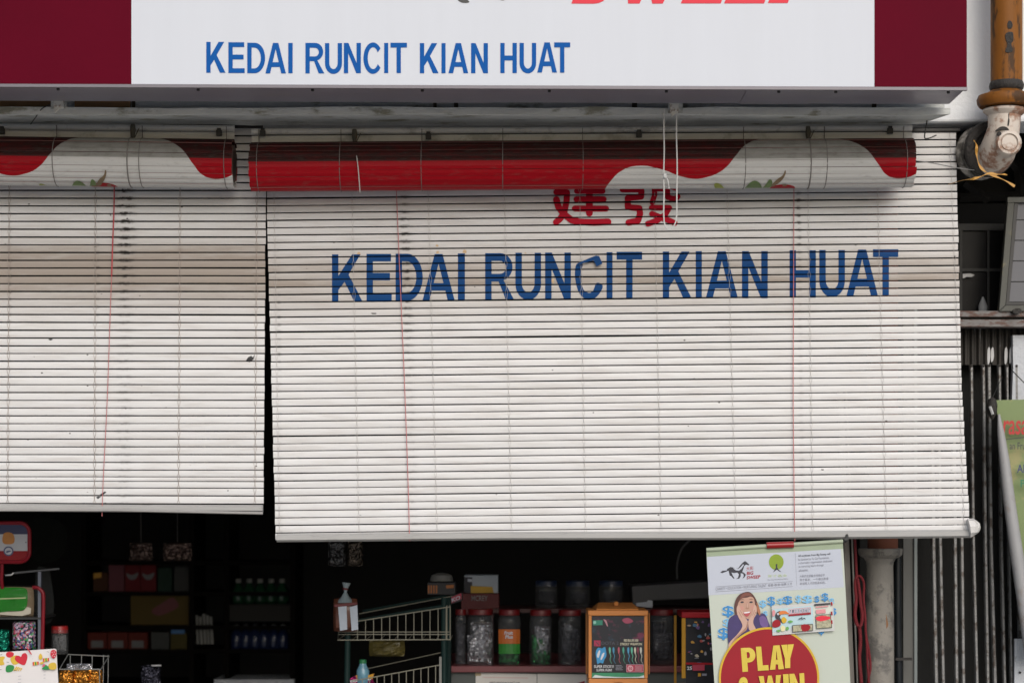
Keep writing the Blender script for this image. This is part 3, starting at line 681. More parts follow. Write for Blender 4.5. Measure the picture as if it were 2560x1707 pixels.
# black clips and pulleys on the head tubes
for t_, lst in ((roR, ((656, 333), (1071, 341), (1598, 336), (2226, 327))), (roL, ((4, 328), (547, 332)))):
    for px, py in lst:
        mb = MB().boxpx(px - 7, py - 7, px + 7, py + 7, 7.040, .012); mb.boxpx(px - 5, py - 12, px + 5, py - 6, 7.045, .02)
        obj('clip', mb, M_black, t_, bevel=.001)
for px, py, t_ in ((886, 345, roR), (2020, 338, roR), (332, 333, roL)):
    c = W(px, py, 7.03); mb = MB().tube([c + Vector((0, 0, .028)), c + Vector((.001, 0, .01)), c, c + Vector((0, 0, -.02))], [.007, .009, .008, .004], 8)
    mb.tube([c + Vector((.004, 0, -.018)), c + Vector((.020, 0, .015))], .0016, 5)
    obj('pulley', mb, mat('pulley', (.07, .065, .05), .6, stain=((.16, .09, .04), .3, 60)), t_, smooth=True)
pts = [W(886, 362, 7.02), W(888, 372, 6.975), W(893, 400, 6.905), W(897, 440, 6.905), W(900, 481, 6.93)]
obj('hanging_cord', MB().tube(smoothline(pts), .0018, 6), mat('light_cord', (.42, .40, .38), .9), roR, smooth=True)

# ------------------------------------------------------------------ right side: drain pipe with trap, wires, window, rail, folding gate, banner
M_ochre = mat('ochre_pipe', (.205, .075, .010), .6, var=.35, sc=9, stain=((.035, .02, .010), .34, 16), stretch=(2, 2, .5), spec=.25)
M_tar = mat('tarred_joint', (.022, .019, .017), .7, var=.4, sc=40, bump=.7, bsc=90)
M_ivory = mat('ivory_pipe', (.56, .50, .44), .5, var=.10, sc=9, stain=((.22, .085, .035), .36, 16), spec=.3)
Yp = 6.97
t = thing('drain_pipe', 'ochre rusty drain pipe with an ivory trap on the white wall at the right edge', 'pipe', W(2516, 300, Yp))
pc = lambda x, y: W(*z7(x, y), Yp)
rad = lambda w: w / 2 / 3.136 / KF * Yp
top = W(*z7(992, 0), Yp); top.z += 1.2
obj('downpipe', MB().lathe((top.x, Yp, 0), [(rad(247), pc(0, 655).z), (rad(247), top.z)], 24), M_ochre, t, smooth=True)
obj('tar_ring', MB().lathe((top.x, Yp, 0), [(rad(236), pc(0, 715).z), (rad(262), pc(0, 700).z), (rad(272), pc(0, 675).z), (rad(262), pc(0, 655).z), (rad(246), pc(0, 640).z)], 24), M_tar, t, smooth=True)
obj('collar', MB().lathe((pc(985, 0).x, Yp, 0), [(rad(300), pc(0, 845).z), (rad(410), pc(0, 838).z), (rad(440), pc(0, 815).z), (rad(450), pc(0, 780).z), (rad(425), pc(0, 752).z), (rad(300), pc(0, 735).z), (rad(250), pc(0, 715).z)], 24), M_ochre, t, smooth=True)
mb = MB()
for a in (200, 320): mb.lathe(Vector((pc(985, 0).x + .07 * math.cos(R(a)), Yp + .07 * math.sin(R(a)), pc(0, 800).z)), [(.010, -.012), (.013, -.004), (.012, .006), (.006, .012)], 8)
obj('bolt', mb, M_tar, t)
# trap: neck with a flared rim, bending back to the wall
tr = [(pc(975, 845), 128, 0), (pc(975, 858), 165, 0), (pc(975, 875), 166, 0), (pc(975, 893), 150, 0), (pc(974, 910), 128, 0), (pc(972, 1000), 124, 0), (pc(962, 1060), 130, .004), (pc(952, 1120), 138, .016), (pc(945, 1175), 142, .045), (pc(935, 1200), 142, .085), (pc(915, 1205), 142, .14)]
path = [p + Vector((0, d, 0)) for p, _, d in tr]
obj('trap_body', MB().tube(path, [rad(2 * w) for _, w, _ in tr], 24), M_ivory, t, smooth=True)
pl = obj('access_plug', MB().lathe(pc(982, 1140) + Vector((0, -.045, 0)), [(rad(208), .03), (rad(204), -.004), (rad(176), -.012), (rad(140), -.013), (rad(134), -.006), (rad(120), -.006), (rad(116), -.010), (.001, -.011)], 24, axis='y'), M_ivory, t, smooth=True)
obj('plug_mark', MB().lathe(pc(905, 1073) + Vector((0, -.055, 0)), [(.007, .01), (.007, -.002), (.002, -.003)], 10, axis='y'), M_tar, t)
obj('rust_patch', MB().prismpx(smoothloop([z7(*p) for p in ((912, 1022), (935, 1000), (965, 992), (995, 1000), (1012, 1022), (985, 1018), (950, 1020))]), Yp - .0535, .03), M_tar, t)
obj('rust_run', MB().prismpx(smoothloop([z7(*p) for p in ((1004, 880), (1014, 885), (1012, 920), (1016, 945), (1010, 985), (1000, 985), (1002, 950), (1006, 925))]), Yp - .0515, .02), M_tar, t)
obj('rust_run', MB().prismpx(smoothloop([z7(*p) for p in ((1010, 165), (1030, 170), (1040, 200), (1030, 225), (1005, 222), (1000, 190))]), top.y - rad(247) - .0015, .012), M_tar, t)
obj('rust_run', MB().prismpx(smoothloop([z7(*p) for p in ((990, 262), (1040, 255), (1045, 320), (1030, 345), (1040, 405), (985, 408), (1000, 350), (985, 300))]), top.y - rad(247) - .0015, .012), M_tar, t)
def ring(c, r, w, ax, n=28): return MB().tube([Vector(c) + (ax.orthogonal().normalized() * math.cos(2 * math.pi * k / n) + ax.cross(ax.orthogonal()).normalized() * math.sin(2 * math.pi * k / n)) * r for k in range(n)], w, 8, closed=True)
ax = Vector((-.28, .94, .12)).normalized()
obj('rubber_gasket', ring(pc(915, 1130) + Vector((0, .10, 0)), rad(360), .018, ax), M_tar, t, smooth=True)
obj('wall_socket', ring(pc(880, 1130) + Vector((0, .17, 0)), rad(372), .014, ax), mat('socket_ivory', (.34, .32, .29), .7, stain=((.03, .025, .02), .5, 18)), t, smooth=True)
obj('wall_sleeve', MB().tube([pc(905, 1130) + Vector((0, .10, 0)), pc(860, 1125) + Vector((0, .32, .02)), pc(830, 1120) + Vector((0, .5, .03))], [rad(330), rad(380), rad(380)], 20), M_tar, t, smooth=True)

def ribbon(name, pts, w, m, parent):
    ps = smoothline(pts, 6); mb = MB(); vs = []
    for i, p in enumerate(ps):
        tg = (ps[min(i + 1, len(ps) - 1)] - ps[max(i - 1, 0)]).normalized(); nn = Vector((0, -1, .3)).cross(tg).normalized() * w * (.6 + .4 * math.sin(i * .5 + 1))
        vs += [p + nn, p - nn]
    mb.add(vs, [(2 * i, 2 * i + 1, 2 * i + 3, 2 * i + 2) for i in range(len(ps) - 1)])
    o = obj(name, mb, m, parent); sd = o.modifiers.new('thick', 'SOLIDIFY'); sd.thickness = .0015; return o
M_tape = mat('yellow_tape', (.42, .21, .03), .55, var=.25, sc=30)
t = thing('plastic_tape', 'yellow plastic tape knotted round the pipe below the trap', 'tape', pc(800, 1400) + Vector((0, -.09, 0)))
q = lambda x, y, d=-.10: pc(x, y) + Vector((0, d, 0))
ribbon('tape_end', [q(1000, 1498), q(930, 1455), q(850, 1420), q(800, 1400), q(760, 1375), q(725, 1330), q(705, 1250), q(705, 1180), q(735, 1100, 0)], .0045, M_tape, t)
ribbon('tape_end', [q(600, 1400, .12), q(625, 1425, -.03), q(670, 1440), q(730, 1425), q(800, 1398), q(860, 1405), q(920, 1405), q(960, 1390, -.06)], .0045, M_tape, t)
tag(obj('strap', MB().tube(smoothline([W(2286, 402, 6.98), W(2330, 408, 7.0), W(*z7(620, 1320), 7.02), W(*z7(740, 1335), 7.06)]), .0032, 6, flat=.5), mat('grey_strap', (.22, .22, .22), .7), origin=W(2286, 402, 6.98)), 'thin grey strap stretched from the end of the rolled blind to the drain pipe', 'strap')
tag(obj('wire', MB().tube(smoothline([W(*z7(378, 880), 7.05), W(*z7(375, 915), 7.02), W(*z7(362, 990), 7.0), W(*z7(350, 1080), 7.0), W(*z7(385, 1085), 7.0), W(*z7(440, 1062), 7.02)]), .0022, 6), M_black, origin=W(*z7(378, 880), 7.05)), 'bent black wire hanging below the corner of the canopy beam', 'wire')
tag(obj('wire', MB().tube(smoothline([W(*z8(375, 240), 6.86), W(*z8(310, 270), 6.845), W(*z8(265, 330), 6.88), W(*z8(225, 385), 6.95)]), .0016, 6), M_black, origin=W(*z8(375, 240), 6.86)), 'thin black wire under the left bracket block', 'wire')

# dark neighbour unit: partition, back members, steel window grid
t = thing('steel_window', 'dark steel window grid behind the right edge of the lettered blind', 'window', W(2440, 780, 7.62))
M_sash = mat('grimy_sash', (.034, .034, .032), .7, stain=((.03, .03, .03), .4, 20))
vb = lambda x0, y0, x1, y1, Y=7.62, d=.03: MB().boxpx(*zw(x0, y0), *zw(x1, y1), Y, d)
obj('upright', vb(288, 640, 306, 1295), M_sash, t); obj('upright', vb(60, 640, 84, 1295), M_sash, t); obj('upright', vb(600, 640, 625, 1295), M_sash, t)
obj('crossbar', vb(84, 950, 600, 975, 7.625, .02), M_sash, t); obj('head_bar', vb(40, 585, 640, 640), M_sash, t)
obj('transom_panel', vb(40, 420, 640, 583, 7.66, .01), mat('transom', (.012, .012, .012), .9, spec=.1), t)
for (x0, y0, x1, y1) in ((84, 640, 288, 950), (306, 640, 600, 950), (84, 975, 288, 1295), (306, 975, 600, 1295)):
    obj('pane', vb(x0, y0, x1, y1, 7.635, .004), mat('dark_glass', (.006, .006, .007), .3, var=.2, spec=.1), t)
obj('paper_scrap', MB().prismpx([zw(*p) for p in ((88, 996), (150, 992), (186, 1004), (160, 1022), (120, 1020), (88, 1034))], 7.615, .001), mat('scrap', (.5, .5, .5), .8), t)
obj('putty_blob', MB().lathe(W(*zw(252, 1258), 7.61), [(.004, -.035), (.016, -.022), (.016, .0), (.008, .02), (.003, .032)], 10), mat('putty', (.30, .31, .32), .7), t, smooth=True)
t = thing('roof_truss', 'black timber braces in the gloom under the drain pipe', 'frame', W(2480, 480, 7.7))
for a, b in (((60, 375), (640, 355)), ((110, 250), (300, 400)), ((470, 60), (620, 240)), ((530, -60), (560, 420))):
    obj('brace', MB().tube([W(*zw(*a), 7.7), W(*zw(*b), 7.7)], .016, 4), M_black, t)
obj('boarding', vb(40, -80, 700, 430, 7.75, .02), mat('dark_boards', (.014, .0145, .014), .95, var=.4, sc=7), t)

t = thing('window_sash', 'tilted cream window sash with grey panes at the right edge above the rusty rail', 'window', W(*zw(520, 1290), 7.42))
M_cream = mat('cream_frame', (.08, .081, .07), .65, var=.12, sc=20, stain=((.20, .17, .10), .2, 14))
stl = lambda x, y: (x, y)
obj('stile', MB().prismpx([zw(*p) for p in ((455, 415), (510, 415), (438, 1252), (384, 1300))], 7.42, .03), M_cream, t, bevel=.002)
obj('bottom_rail', MB().prismpx([zw(*p) for p in ((439, 1253), (1400, 1252), (1400, 1300), (386, 1301))], 7.42, .03), M_cream, t, bevel=.002)
obj('top_rail', MB().prismpx([zw(*p) for p in ((455, 370), (1460, 365), (1460, 412), (455, 412))], 7.42, .03), M_cream, t)
obj('stile', MB().prismpx([zw(*p) for p in ((1410, 415), (1465, 415), (1455, 1300), (1402, 1300))], 7.42, .03), M_cream, t)
obj('gasket', MB().prismpx([zw(*p) for p in ((511, 415), (540, 415), (468, 1226), (1400, 1226), (1400, 1250), (440, 1250))], 7.428, .02), M_black, t)
M_pane = mat('obscure_pane', (.10, .102, .115), .5, var=.06, sc=6)
xe_ = lambda y: 541 - (y - 415) * 73 / 811
rows = [417, 555, 722, 890, 1060, 1226]
for i in range(5):
    y0, y1 = rows[i] + (4 if i else 0), rows[i + 1] - 4
    for k, (xa, xb) in enumerate(((None, 860), (868, 1400))):
        pts = [zw(xe_(y0) if xa is None else xa, y0), zw(xb, y0), zw(xb, y1), zw(xe_(y1) if xa is None else xa, y1)]
        obj('pane', MB().prismpx(pts, 7.436, .004), M_pane, t)
obj('lead_strip', MB().prismpx([zw(*p) for p in ((480, 1226), (545, 415), (1400, 415), (1400, 1226))], 7.4415, .004), M_black, t)
obj('latch', MB().prismpx(smoothloop([zw(*p) for p in ((495, 1300), (520, 1278), (560, 1280), (568, 1305), (540, 1322), (510, 1318))]), 7.40, .03), M_tar, t)

t = thing('steel_rail', 'rusty white-painted steel channel above the folding gate', 'rail', W(2420, 800, 7.45))
M_rusty = mat('rusty_white', (.19, .18, .175), .7, var=.2, sc=25, stain=((.10, .045, .03), .42, 22), stretch=(1, 3, 3), bump=.4, bsc=80)
obj('upper_flange', MB().boxpx(2395, 777, 3090, 792, 7.43, .08), M_rusty, t, bevel=.002)
obj('web', MB().boxpx(2395, 792.5, 3090, 798, 7.46, .02), M_black, t)
obj('lower_flange', MB().boxpx(2395, 798.5, 3090, 817, 7.435, .07), M_rusty, t, bevel=.002)

t = thing('folding_gate', 'dark steel folding gate with thin grey upright bars at the right', 'gate', (W(2430, 0, 7.5).x, 7.5, 0))
barr = [(2333, 2340, 5.2), (2350, 2357.5, 4.6), (2387, 2391, 4.8), (2404, 2408, 4.6), (2433, 2442, 4.2), (2463, 2469, 4.4), (2477, 2487, 4.8), (2503, 2511, 4.2), (2522, 2528, 3.6), (2545, 2552, 4.5), (2580, 2588, 4.5)]
for xa, xb, hw in barr:
    y0 = 912 if xa > 2410 else 1100
    a = W(xa - (1360 - y0) * .012, y0, 7.5); b0 = W(xa, 1360, 7.5); b = W(xb, 1707, 7.5); d = (b - b0) / (b0.z - b.z); e = b + d * (b.z - .02)
    w = hw * 7.5 / KF; mb = MB()
    sec = [(-w, -.004), (-w * .55, -.011), (w * .55, -.011), (w, -.004), (w, .01), (-w, .01)]
    ps = [a, b0, b, e]; vs = [p + Vector((sx, sy_, 0)) for p in ps for sx, sy_ in sec]
    mb.add(vs, [(i * 6 + j, i * 6 + (j + 1) % 6, i * 6 + 6 + (j + 1) % 6, i * 6 + 6 + j) for i in range(3) for j in range(6)] + [(5, 4, 3, 2, 1, 0), (18, 19, 20, 21, 22, 23)])
    o = obj('bar', mb, M_gatesteel, t)
    obj('pin', MB().lathe(a + Vector((0, -.012, -.004)), [(.003, .004), (.004, -.002), (.001, -.004)], 8, axis='y'), M_tar, o)
mb = MB(); vs = []; NP = 60
xa, xb = W(2395, 0, 7.53).x, W(2650, 0, 7.53).x
for i in range(NP + 1):
    x = xa + (xb - xa) * i / NP; yy = 7.53 + .007 * (1 if (i // 2) % 2 else -1)
    vs += [Vector((x, yy, W(0, 819, 7.53).z)), Vector((x, yy, W(0, 912, 7.53).z))]
mb.add(vs, [(2 * i, 2 * i + 1, 2 * i + 3, 2 * i + 2) for i in range(NP)])
obj('corrugated_strip', mb, mat('rusty_strip', (.032, .028, .024), .8, var=.5, sc=30, stain=((.30, .30, .30), .10, 14), stretch=(3, 1, .4)), t)
for px, y1 in ((2472, 905), (2481, 900), (2515, 905), (2527, 903)):
    obj('paint_drip', MB().prismpx(smoothloop([(px - 3, 875), (px + 2, 868), (px + 4, 885), (px + 2, y1), (px - 3, y1 + 4)]), 7.519, .002), mat('drip_white', (.5, .5, .5), .8), t)
obj('gate_shadow_board', MB().boxpx(2150, 912, 2700, 1800, 7.62, .01), mat('gate_shade_black', (.012, .012, .011), .9), t)  # black sheet set in for the shade behind the bars

t = thing('wall_pier', 'peeling whitewashed pier at the right edge above the green banner', 'pier', W(2560, 1000, 7.48))
M_peel = mat('peeling_white', (.50, .52, .55), .85, var=.10, sc=9, stain=((.09, .085, .06), .22, 12), bump=.4, bsc=60)
obj('pier_face', MB().prismpx([(2532, 838), (2800, 836), (2800, 1100), (2531, 1100), (2530, 1000), (2533, 920)], 7.49, .03), M_peel, t)
t = thing('white_board', 'pale board with a bolt at the lower right corner behind the gate', 'board', W(2560, 1707, 7.46))
obj('board', MB().prismpx([(2537, 1596), (2800, 1592), (2800, 2100), (2533, 2100)], 7.46, .012), M_peel, t)
obj('bolt', MB().lathe(W(2550, 1680, 7.455), [(.004, .004), (.004, -.003), (.001, -.004)], 8, axis='y'), M_black, t)

# green banner with its curled white edge
t = thing('banner', 'green printed banner with red script and a curled white edge, at the right edge', 'banner', W(2560, 1100, 7.36))
M_green = mat('banner_green', (.165, .22, .085), .55, var=.12, sc=6, stain=((.30, .27, .12), .15, 8))
vs = []; NBx, NBy = 8, 14
for j in range(NBy + 1):
    v = j / NBy
    for i in range(NBx + 1):
        u = i / NBx; px = lerp(lerp(2488, 2588, v), 2860, u); py = lerp(lerp(1000, 992, u), 1640, v); vs.append(W(px, py, 7.36 + .012 * math.sin(u * 7 + v * 3)))
obj('sheet', MB().add(vs, [(j * (NBx + 1) + i, j * (NBx + 1) + i + 1, (j + 1) * (NBx + 1) + i + 1, (j + 1) * (NBx + 1) + i) for j in range(NBy) for i in range(NBx)]), M_green, t, smooth=True)
cr = [(2497, 1035, 3), (2502, 1080, 9), (2511, 1150, 13), (2523, 1250, 15), (2537, 1350, 16), (2552, 1450, 17), (2566, 1540, 18), (2580, 1640, 18)]
obj('curled_edge', MB().tube([W(x, y, 7.335) for x, y, _ in cr], [r * 7.3 / KF for *_, r in cr], 14), mat('banner_back', (.30, .30, .305), .55, var=.12, sc=12, stain=((.25, .22, .2), .2, 14)), t, smooth=True)
obj('clip', MB().lathe(W(*z6(628, 895), 7.325), [(.004, -.045), (.016, -.025), (.018, .0), (.014, .02), (.004, .028)], 10), M_tar, t, smooth=True)
obj('clip_pin', MB().tube([W(*z6(612, 900), 7.30), W(*z6(632, 955), 7.305)], .005, 6), mat('pin_grey', (.45, .45, .45), .4), t)
obj('tie_wire', MB().tube([W(*z6(620, 860), 7.33), W(*z6(700, 690), 7.42)], .0014, 5), M_black, t)
obj('tie_wire', MB().tube([W(*z6(765, 640), 7.45), W(*z6(870, 745), 7.42)], .0018, 5), M_black, t)
Yg = 7.335
text('script_text', 'rasar', rectq(z6, 705, 1000, 930, 1100), Yg, mat('banner_red', (.42, .02, .02), .6), t, .012, .12)
obj('rule_line', MB().prismpx([z6(690, 1135), z6(900, 1112), z6(900, 1118), z6(690, 1141)], Yg, .001), M_black, t)
text('print_text', 'an Fruse', rectq(z6, 752, 1155, 905, 1205), Yg, M_signblack, t, .014)
text('print_text', 'Alter', rectq(z6, 805, 1312, 935, 1372), Yg, mat('banner_navy', (.03, .04, .12), .6), t, .016)
text('print_text', 'Pak', rectq(z6, 830, 1420, 935, 1475), Yg, mat('banner_teal', (.02, .16, .08), .6), t, .016)

# ------------------------------------------------------------------ clay downpipe, rope and posts behind the poster
t = thing('clay_pipe', 'stained grey stoneware pipe with a flared socket standing right of the poster', 'pipe', (W(2197, 0, 7.4).x, 7.4, 0))
c5 = lambda x, y: W(*z5(x, y), 7.4)
r5 = lambda w: w / 2 / 3.093 / KF * 7.4
M_clay = mat('clay', (.22, .205, .18), .7, var=.25, sc=14, stain=((.09, .085, .08), .30, 14), bump=.3, bsc=50)
obj('pipe_shaft', MB().lathe((c5(308, 0).x, 7.4, 0), [(r5(225), 0), (r5(218), c5(0, 1100).z), (r5(205), c5(0, 660).z), (r5(215), c5(0, 630).z), (r5(250), c5(0, 600).z)], 24), M_clay, t, smooth=True)
obj('socket', MB().lathe((c5(312, 0).x, 7.4, 0), [(r5(250), c5(0, 603).z), (r5(300), c5(0, 590).z), (r5(335), c5(0, 575).z), (r5(345), c5(0, 535).z), (r5(330), c5(0, 526).z), (r5(300), c5(0, 526).z)], 24), M_clay, t, smooth=True)
obj('upper_pipe', MB().lathe((c5(330, 0).x, 7.4, 0), [(r5(235), c5(0, 540).z), (r5(235), 2.8)], 20), mat('terracotta', (.16, .05, .025), .8, var=.3), t, smooth=True)
text('socket_mark', 'TTL', rectq(z5, 295, 556, 350, 582), 7.4 - r5(345) - .001, mat('mark_dark', (.07, .065, .06), .8), t)
obj('rust_patch', MB().prismpx(smoothloop([z5(*p) for p in ((330, 1020), (352, 1025), (362, 1060), (372, 1120), (350, 1150), (340, 1090))]), 7.4 - r5(212) + .001, .01), mat('rust_patch', (.22, .10, .04), .8, var=.4, sc=60), t)
t = thing('black_pipe', 'thin glossy black pipe beside the stoneware pipe', 'pipe', (W(2240, 0, 7.45).x, 7.45, 0))
obj('pipe_shaft', MB().tube([W(*z5(445, 560), 7.45), W(*z5(445, 1100), 7.45), W(*z5(455, 1568), 7.45), Vector((W(*z5(470, 0), 7.45).x, 7.45, .05))], .013, 12), mat('black_pvc', (.008, .01, .012), .25), t, smooth=True)
obj('saddle_clip', MB().boxpx(*z5(430, 1372), *z5(560, 1392), 7.43, .02), M_tar, t)
t = thing('door_post', 'grey painted steel door post between the pipes and the gate', 'post', (W(2272, 0, 7.5).x, 7.5, 0))
a = W(*z5(490, 500), 7.5); b = W(*z5(572, 500), 7.5); mb = MB().box((a.x, 7.5, 0), (b.x, 7.53, 2.3)); obj('post', mb, mat('post_grey', (.085, .085, .078), .6), t)
a = W(*z5(575, 500), 7.49); mb = MB().box((a.x, 7.49, 0), (a.x + .010, 7.52, 2.3)); obj('edge_strip', mb, mat('edge_strip', (.16, .18, .18), .4, metal=.4), t)
t = thing('stall_post', 'narrow grey double post directly at the right edge of the poster', 'post', (W(2112, 0, 7.3).x, 7.3, 0))
for x0, x1, m_ in ((30, 70, (.21, .19, .165)), (88, 100, (.20, .19, .17))):
    pts = [W(*z5(x, y), 7.3) for x, y in ((x0, 470), (x1, 470), (x1 + 40, 1568), (x0 + 42, 1568))]; dz = (pts[3] - pts[0]) / (pts[0].z - pts[3].z)
    lo = [pts[3] + dz * (pts[3].z - .02), pts[2] + dz * (pts[2].z - .02)]; up = [pts[0] - dz * .5, pts[1] - dz * .5]
    f = [up[0], up[1], lo[1], lo[0]]; g = [p + Vector((0, .02, 0)) for p in f]
    obj('rail', MB().add(f + g, [(0, 1, 2, 3), (7, 6, 5, 4), (0, 4, 5, 1), (1, 5, 6, 2), (2, 6, 7, 3), (3, 7, 4, 0)]), mat('post_%d' % x0, m_, .6, var=.15), t)
t = thing('rope', 'red rope tied in hanging loops between the poster and the stoneware pipe', 'rope', W(*z5(120, 470), 7.25))
rp = lambda pts, r, Y=7.25: MB().tube(smoothline([W(*z5(x, y), Y) for x, y in pts], 6), r, 7)
obj('strand', rp([(112, 440), (120, 560), (125, 680), (130, 740), (140, 830)], .0045), M_red_rope, t, smooth=True)
obj('strand', rp([(130, 735), (118, 800), (125, 920), (115, 1030), (130, 1110), (150, 1140), (158, 1250), (150, 1380), (165, 1568), (170, 1750)], .0060, 7.245), M_red_rope, t, smooth=True)
obj('strand', rp([(135, 760), (150, 860), (160, 960), (172, 1040), (165, 1110), (148, 1135)], .0055, 7.24), M_red_rope, t, smooth=True)
obj('strand', rp([(130, 740), (160, 745), (185, 800), (182, 920), (195, 1050), (200, 1180), (225, 1330), (235, 1450), (215, 1568), (222, 1740)], .0042, 7.248), M_red_rope, t, smooth=True)
obj('strand', rp([(200, 1180), (208, 1290), (212, 1420), (225, 1568), (232, 1700)], .0040, 7.238), M_red_rope, t, smooth=True)

# ------------------------------------------------------------------ poster
YP = 7.0
t = thing('poster', 'pale green lottery poster with a red disc and smiling woman under a red clip', 'poster', W(1940, 1360, YP)); PO = t
M_paper = mat('poster_green', (.48, .52, .45), .5, var=.05, sc=5, spec=.3)
k_ = [0]
def lay(): k_[0] += 1; return YP - .0004 - .00009 * k_[0]
def dec(name, pts, m, zf=None, sm=0, Y=None, parent=None):
    pts = [zf(*p) for p in pts] if zf else pts
    if sm: pts = smoothloop(pts, sm)
    return obj(name, MB().polypx(pts, Y or lay()), m, parent or PO)
obj('sheet', MB().prismpx([(1766, 1376), (2107, 1355), (2110, 1400), (2126, 1707), (2146, 2060), (1806, 2060), (1786, 1707), (1768, 1420)], YP, .0012), M_paper, t)
a = W(1766, 1374, YP - .001); b = W(2107, 1352.5, YP - .001)
obj('hem', MB().tube([a, b], .0065, 10), mat('hem_green', (.32, .37, .27), .5), t, smooth=True)
obj('hem_fold', MB().prismpx([(1766.5, 1378), (2107, 1357), (2108, 1371), (1767, 1391)], YP - .0005, .0004), mat('hem_fold', (.28, .34, .23), .5), t)
mb = MB(); a2 = W(*p1(1022, 150), YP - .004); b2 = W(*p1(1462, 135), YP - .004); mb.tube([a2, b2], .0105, 14)
obj('red_clip', mb, mat('clip_red', (.26, .004, .006), .3, spec=.5), t, smooth=True)
obj('hook', MB().tube(smoothline([W(2110, 1352, 7.0), W(2116, 1350, 7.02), W(2118, 1345, 7.05), W(2116, 1330, 7.1)]), .005, 8), M_black, t, smooth=True)
Mh = mat('header_white', (.46, .49, .56), .5, var=.03, spec=.3)
dec('header_panel', [(50, 335), (2235, 195), (2285, 830), (75, 962)], Mh, p1)
M_ink = mat('print_black', (.03, .03, .04), .6); M_inkg = mat('print_grey', (.22, .22, .26), .6); M_inkr = mat('print_red', (.29, .007, .016), .5, spec=.3)
M_lime = mat('print_lime', (.22, .31, .03), .5, spec=.3)
horse = [(265, 590), (300, 560), (370, 555), (380, 530), (430, 500), (470, 505), (520, 525), (560, 520), (590, 475), (630, 430), (670, 402), (690, 415), (740, 460), (730, 475), (690, 460), (660, 480), (640, 540), (625, 580), (650, 590), (685, 625), (660, 670), (625, 690), (650, 650), (640, 610), (600, 600), (600, 650), (575, 690), (520, 695), (555, 675), (570, 620), (545, 590), (490, 600), (450, 590), (470, 640), (500, 685), (480, 690), (440, 645), (420, 640), (400, 560), (350, 580), (300, 600)]
dec('horse_logo', horse, M_ink, p1)
dec('horse_light', [(470, 515), (560, 530), (600, 500), (640, 450), (650, 470), (610, 530), (570, 560), (520, 555)], Mh, p1)
text('logo_text', '大彩', rectq(p1, 690, 497, 808, 558, -12), lay(), M_inkr, t, .012)
text('logo_text', 'BIG', rectq(p1, 695, 575, 808, 632, -8), lay(), M_inkr, t, .03, .15)
text('logo_text', 'SWEEP', rectq(p1, 695, 648, 922, 702, -18), lay(), M_inkr, t, .03, .15)
dec('tree_disc', [(1180 + 121 * math.cos(R(a)), 420 + 128 * math.sin(R(a))) for a in range(0, 360, 12)], M_lime, p1)
dec('trunk_mark', [(1172, 452), (1200, 450), (1196, 500), (1215, 540), (1265, 582), (1225, 568), (1190, 540), (1165, 560), (1125, 592), (1150, 550), (1172, 510)], M_ink, p1)
text('logo_text', '育才基金', rectq(p1, 1040, 628, 1358, 672, -14), lay(), mat('print_pale_lime', (.46, .55, .30), .5), t)
text('logo_text', 'YU CAI FOUNDATION', rectq(p1, 1035, 702, 1368, 722, -18), lay(), M_inkg, t)
for y in (820, 902): dec('rule_line', [(190, y), (1450, y - 88), (1450, y - 84), (190, y + 5)], M_inkg, p1)
text('motto_text', 'CHARITY • EDUCATION • NURTURING TALENT', rectq(p1, 190, 836, 1020, 882, -58), lay(), M_inkg, t)
text('motto_text', '慈善•教育•培养人才', rectq(p1, 1045, 778, 1440, 822, -26), lay(), M_inkg, t)
dec('rule_line', [(1490, 270), (1493, 270), (1515, 800), (1512, 800)], M_inkg, p1)
for i, (s, x1) in enumerate((('All surpluses from Big Sweep will', 2062), ('be donated to Yu Cai Foundation,', 2045), ('a charitable organisation dedicated', 2095), ('to nurturing talent through', 1955), ('education.', 1700))):
    text('body_text', s, rectq(p1, 1538 + 3 * i, 302 + 58 * i, x1, 344 + 58 * i, -.066 * (x1 - 1540)), lay(), M_ink if i == 0 else M_inkg, t, .008 if i == 0 else 0)
for i, (s, x1) in enumerate((('大彩的全部盈余将捐给予', 1975), ('育才基金，一个通过教育', 2035), ('来培育人才的慈善机构。', 1985))):
    text('body_text', s, rectq(p1, 1560 + 4 * i, 630 + 60 * i, x1, 672 + 60 * i, -.05 * (x1 - 1560)), lay(), M_inkg, t)
# dollar signs
M_d1 = mat('dollar_blue', (.03, .22, .50), .5); M_d2 = mat('dollar_light', (.16, .42, .66), .5); M_d3 = mat('dollar_halo', (.42, .54, .60), .5)
for (x0, y0, x1, y1, m_) in ((180, 232, 375, 430, M_d1), (190, 455, 330, 600, M_d2), (105, 610, 290, 820, M_d1), (820, 135, 935, 270, M_d2), (955, 70, 1090, 245, M_d1), (1125, 105, 1240, 210, M_d2), (1445, 50, 1535, 190, M_d2), (1770, 60, 1855, 180, M_d1), (1890, 10, 2010, 160, M_d1), (2020, 100, 2110, 220, M_d2), (1220, 60, 1390, 215, M_d1), (1560, 50, 1730, 200, M_d2), (2060, 270, 2150, 400, M_d1), (1840, 560, 1940, 740, M_d1), (880, 320, 960, 420, M_d2)):
    text('dollar_sign', '$', rectq(p2, x0 - 8, y0 - 6, x1 + 8, y1 + 6), lay(), M_d3, t, .04); text('dollar_sign', '$', rectq(p2, x0, y0, x1, y1), lay(), m_, t, .015)
